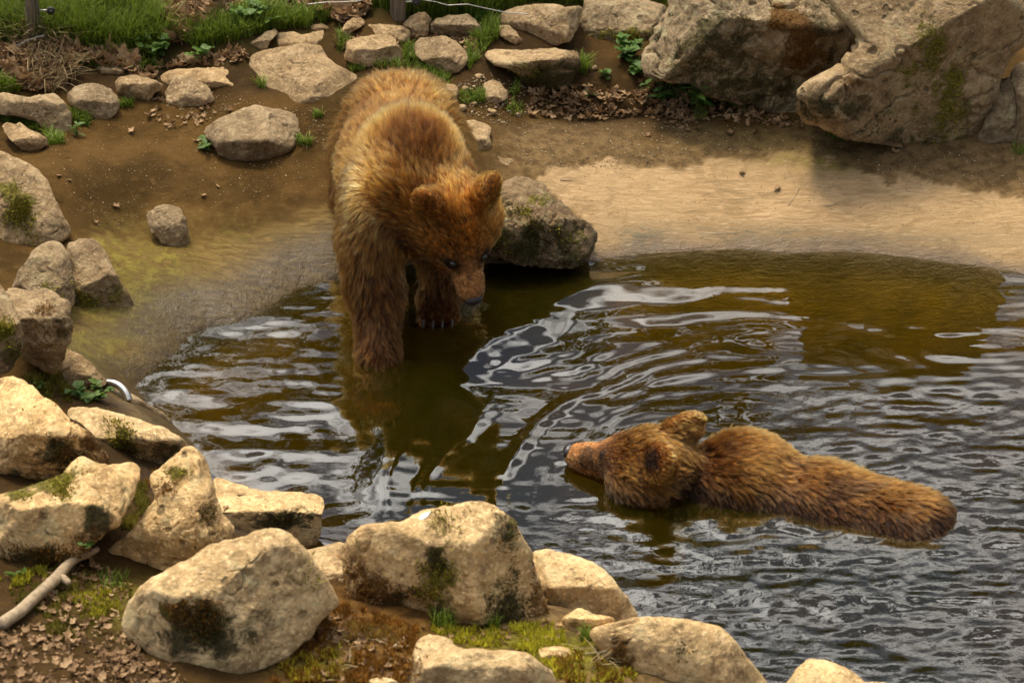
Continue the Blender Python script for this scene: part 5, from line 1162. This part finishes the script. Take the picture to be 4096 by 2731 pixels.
def plant(px, py, n, h, spread, size, kind, label, stalks=5, group='leafy plants on the bank', m=None):
    b = hit(px, py); p0 = b[0] if b is not None else G(np.array(float(px)), np.array(float(py)))
    if kind == 'broad' and px > 2600: p0 = G(np.array(float(px)), np.array(float(py))); b = None
    if b is not None and b[1][2] < .75: p0 = p0+np.array([0, -spread*.9, 0]); p0[2] = max(float(gsample(np.array(p0[0]), np.array(p0[1]))), p0[2]-.12)
    root = empty('leafy_plant', p0); tag(root, label, 'plant', group)
    ends = []; Vs = []; Fs = []; k = 0
    for s_ in range(stalks):
        a = rg.uniform(0, 6.3); r = spread*math.sqrt(rg.random()); e = np.array([math.cos(a)*r, math.sin(a)*r, h*rg.uniform(.55, 1.0)]); mid_ = e*np.array([.35, .35, .6])
        tt = np.linspace(0, 1, 6)[:, None]; pts = 2*tt*(1-tt)*mid_+tt*tt*e; vv, ff = tube(pts, np.linspace(.0022, .001, 6), 5); Vs.append(vv); Fs += [[i+k for i in f] for f in ff]; k += len(vv); ends.append(pts)
    mesh_obj('stem', np.concatenate(Vs), Fs, PL[kind].materials[0], root)
    for i in range(n):
        pts = ends[i % stalks]; j = 5 if i < stalks else rg.integers(1, 6); a = rg.uniform(0, 6.3); s_ = size*rg.uniform(.6, 1.15)
        share('leaf', PL[kind], pts[j], (rg.normal(0, .25), rg.uniform(-.5, .25), a), (s_, s_, s_), root)
plant(630, 222, 60, .10, .085, .040, 'lobed', 'bushy bright green plant in front of the long grass', 9)
plant(560, 205, 30, .08, .06, .036, 'lobed', 'lower green plant joined to the bushy bright green one', 6)
plant(800, 235, 34, .06, .06, .034, 'lobed', 'spreading green plant behind the thin tan stone', 6)
plant(828, 605, 34, .06, .035, .034, 'small', 'green leafy clump at the left foot of the chunky lone rock', 6)
plant(308, 545, 16, .05, .025, .036, 'broad', 'small dark green plant under the saddle-shaped rock', 4)
plant(2515, 245, 60, .10, .07, .048, 'round_', 'round-leaved green plant growing against the huge boulder', 9)
plant(2545, 300, 26, .05, .05, .042, 'round_', 'low round-leaved plant at the foot of the huge boulder', 6)
plant(2650, 415, 30, .13, .08, .078, 'broad', 'broad-leaved plant in front of the shaded overhang', 5)
plant(2800, 440, 44, .16, .11, .080, 'broad', 'tallest broad-leaved plant spreading across the shaded overhang', 7)
plant(2430, 310, 10, .03, .03, .034, 'round_', 'seedling with lobed pale leaves on bare soil', 3)
plant(2350, 365, 7, .02, .025, .028, 'round_', 'tiny seedling below the lobed seedling', 3)
plant(385, 1600, 46, .055, .075, .034, 'small', 'fresh green clump beside the curved metal pipe', 8)
plant(305, 1590, 12, .04, .03, .036, 'round_', 'bluish green leaves at the edge of the fresh green clump', 4)
plant(850, 20, 40, .16, .12, .060, 'lobed', 'nettle-like plant with toothed leaves beyond the dry leaves', 8)
plant(640, 15, 22, .14, .10, .060, 'lobed', 'toothed green plant at the edge of the long grass', 5)
plant(1010, 85, 60, .09, .10, .042, 'lobed', 'lush green plant above the scalloped stone', 9)
plant(1090, 95, 34, .07, .07, .038, 'lobed', 'green plant at the right of the lush one', 6)
plant(1930, 85, 26, .07, .05, .04, 'small', 'pale green plant between undercut stone and humped boulder', 5)
plant(60, 2310, 16, .03, .03, .02, 'small', 'tiny green sprig below the pitted tan block', 4)
plant(350, 2190, 10, .025, .02, .022, 'small', 'tiny bright sprout at the tip of the branch', 3)
plant(160, 1465, 14, .03, .03, .016, 'small', 'tiny sprig in the mossy crevice of the ledge rock', 4)

# ---- fence
def post(px0, px1, py, h, label):
    b = G(np.array((px0+px1)/2.), np.array(float(py))); dep = (b-CAM)@FWD; r = (px1-px0)*.5*dep/FPX
    tt = np.linspace(0, 1, 14); a = np.linspace(0, 2*math.pi, 14, endpoint=False)
    pts = np.stack([.012*np.sin(tt*5+px0), .008*np.cos(tt*4), -.15+tt*h], -1)
    vv, ff = tube(pts, r*(1+.06*np.sin(tt*9)), 14); vv = vv*1.0; vv[:, :2] *= (1+.10*np.sin(np.arctan2(vv[:, 1], vv[:, 0])*3+1))[:, None]
    o = mesh_obj('fence_post', vv, ff, M_wood); o.location = b; return tag(o, label, 'post', 'wooden fence posts'), b
p1, b1 = post(112, 152, 185, 1.3, 'knotty weathered wooden fence post with dark insulator')
p1b, b1b = post(140, 166, 178, 1.3, 'thin dark stake strapped beside the knotty fence post')
p2, b2 = post(1553, 1608, 70, 1.3, 'short view of square grey post behind the stones')
def insulator(px, py, y, label):
    c = PY(np.array(float(px)), np.array(float(py)), y); root = empty('insulator', c); tag(root, label, 'insulator', 'fence insulators')
    for nm, pts, rad_ in (('disc', [(0, -.014, 0), (0, -.012, 0), (0, -.004, 0), (0, .0, 0)], [.013, .018, .018, .013]), ('disc', [(-.016, .0, 0), (-.014, .0, 0), (-.008, .0, 0), (-.006, .0, 0)], [.010, .014, .014, .010]), ('bolt', [(-.05, 0, 0), (-.03, 0, 0), (-.01, 0, 0)], [.004, .004, .004]), ('hub', [(0, -.02, 0), (0, -.017, 0), (0, -.014, 0)], [.006, .007, .007])):
        vv, ff = tube(pts, rad_, 16); mesh_obj(nm, vv, ff, M_black if nm != 'bolt' else M_wire, root)
insulator(205, 42, b1[1]-.03, 'black plastic insulator on the knotty fence post')
insulator(1665, 8, b2[1]-.03, 'black insulator beside the square grey post')
def wire(pp, y, rad_, label, twist=0):
    P = np.array([PY(np.array(float(a)), np.array(float(b)), y) for a, b in pp]); t_ = np.linspace(0, len(P)-1, 60); Pi = np.stack([np.interp(t_, np.arange(len(P)), P[:, i]) for i in range(3)], -1)
    Vs = []; Fs = []; k = 0
    for s_ in range(2 if twist else 1):
        off = (np.stack([0*t_, np.cos(t_*twist+s_*math.pi), np.sin(t_*twist+s_*math.pi)], -1)*rad_) if twist else 0
        vv, ff = tube(Pi+off, rad_, 6); Vs.append(vv); Fs += [[i+k for i in f] for f in ff]; k += len(vv)
    tag(mesh_obj('fence_wire', np.concatenate(Vs), Fs, M_wire), label, 'wire')
wire([(-60,225),(60,185),(120,160),(150,148),(175,146)], b1[1]-.05, .0026, 'twisted wire running down from the knotty fence post', 14)
wire([(1230,18),(1300,10),(1370,9),(1430,6),(1480,-6)], b2[1]-.04, .0022, 'grey wire in front of dry leaves beside the rear post')
wire([(1640,-6),(1700,2),(1740,8),(1790,22),(1870,18),(1950,36),(2020,50),(2120,58)], b2[1]-.04, .0022, 'sagging grey wire in front of the grass above the humped boulder')

# ---- branch, pipe, red leaf, twigs, dropping
def stick():
    a = R6([(12,1215),(120,1140),(260,1040),(370,950),(440,880),(520,820),(600,765),(640,730)]); P = np.array([G(np.array(x), np.array(y)) for x, y in a])
    P[:, 2] = np.linspace(P[0, 2]+.018, P[-1, 2]+.03, len(P)); t_ = np.linspace(0, len(P)-1, 40); Pi = np.stack([np.interp(t_, np.arange(len(P)), P[:, i]) for i in range(3)], -1)
    Pi += .004*np.stack([fbm(np.stack([t_*.7, t_*0+i, t_*0], -1), 2, i) for i in range(3)], -1); rad_ = np.interp(t_, [0, 3, 7], [.0185, .018, .009])*(1+.08*fbm(np.stack([t_, t_*0, t_*0], -1), 2, 4))
    root = empty('fallen_branch', P[0]); tag(root, 'bare weathered branch lying on moss and leaves beside the pitted block', 'branch')
    vv, ff = tube(Pi-P[0], rad_, 14); mesh_obj('limb', vv, ff, M_stick, root)
    k0 = Pi[18]-P[0]; vv, ff = tube([k0, k0+(.02, -.012, .0), k0+(.034, -.024, -.006), k0+(.036, -.034, -.004)], [.012, .012, .011, .007], 12); mesh_obj('broken_side_shoot', vv, ff, M_stick, root)
stick()
h0 = hit(*R5([(700,1046)])[0]); y0 = h0[0][1] if h0 is not None else 0
pp = R5([(668,1050),(705,1040),(750,1044),(790,1062),(820,1092),(840,1125),(850,1160)])
P = np.array([PY(np.array(x), np.array(y), y0-.02-.012*i) for i, (x, y) in enumerate(pp)]); t_ = np.linspace(0, len(P)-1, 30); Pi = np.stack([np.interp(t_, np.arange(len(P)), P[:, i]) for i in range(3)], -1)
for _ in range(4): Pi[1:-1] = (Pi[:-2]+2*Pi[1:-1]+Pi[2:])/4
vv, ff = tube(Pi, .0145, 18); tag(mesh_obj('metal_pipe', vv-Pi[0], ff, M_steel), 'curved shiny steel pipe sticking out over the low shore rock', 'pipe').location = Pi[0]
q = hit(*R6([(1918,297)])[0])
if q is not None:
    o = share('fallen_leaf', leaf_mesh('red_leaf', M_red, 77, 3, .5), q[0]+np.array([0, 0, .006]), (.2, .3, .5), (.026, .026, .026)); tag(o, 'tiny red leaf on the flat-topped slab in the water', 'leaf')
for i, (x, y) in enumerate(R6([(1585,328),(1490,415)])):
    q = hit(x, y)
    if q is not None: o = share('fallen_leaf', LEAF[i], q[0]+np.array([0, 0, .004]), (0, .1, i), (.036, .02, .03)); tag(o, 'dark withered leaf lying on the flat-topped slab', 'leaf', 'withered leaves on the slab')
def twig(a, b, r_, label, group=None):
    A_, B_ = hit(*a), hit(*b)
    if A_ is None or B_ is None: return
    A_, B_ = A_[0]+np.array([0, 0, r_]), B_[0]+np.array([0, 0, r_]); t_ = np.linspace(0, 1, 8)[:, None]; pts = A_*(1-t_)+B_*t_; pts[:, 0] += .006*np.sin(t_[:, 0]*5); vv, ff = tube(pts-A_, r_, 6); o = mesh_obj('twig', vv, ff, M_stick); o.location = A_; tag(o, label, 'twig', group)
twig(*R4([(995,1058),(940,1175)]), .0018, 'thin upright twig lying on the pale concrete'); twig(*R4([(1140,1178),(1225,1160)]), .0016, 'short level twig lying on the pale concrete'); twig(*R4([(500,665),(690,648)]), .0022, 'dry twig among crumbled leaves by the overhang')
twig(*R3([(1470,1190),(1570,1200)]), .0018, 'twig on the pale concrete near the dark lumpy rock'); twig(*R7([(570,1190),(730,1085)]), .0042, 'pale broken twig in the orange moss'); twig(*R7([(1880,1205),(2080,1185)]), .0025, 'bent straw stalk on the moss by the sunlit block')
q = hit(*R7([(835,275)])[0])
if q is not None:
    bmv = bmesh.new(); bmesh.ops.create_icosphere(bmv, subdivisions=3, radius=1); V = np.array([v.co[:] for v in bmv.verts]); F = [[v.index for v in f.verts] for f in bmv.faces]; bmv.free()
    V = V*(1+.25*fbm(V*1.5, 2, 3))[:, None]*np.array([.024, .011, .003]); nrm = Vector(q[1]); V = V@np.array((nrm.to_track_quat('Z', 'X')).to_matrix()).T
    o = mesh_obj('bird_dropping', V, F, M_white); o.location = q[0]; tag(o, 'white bird dropping on top of the two-humped boulder', 'dropping')
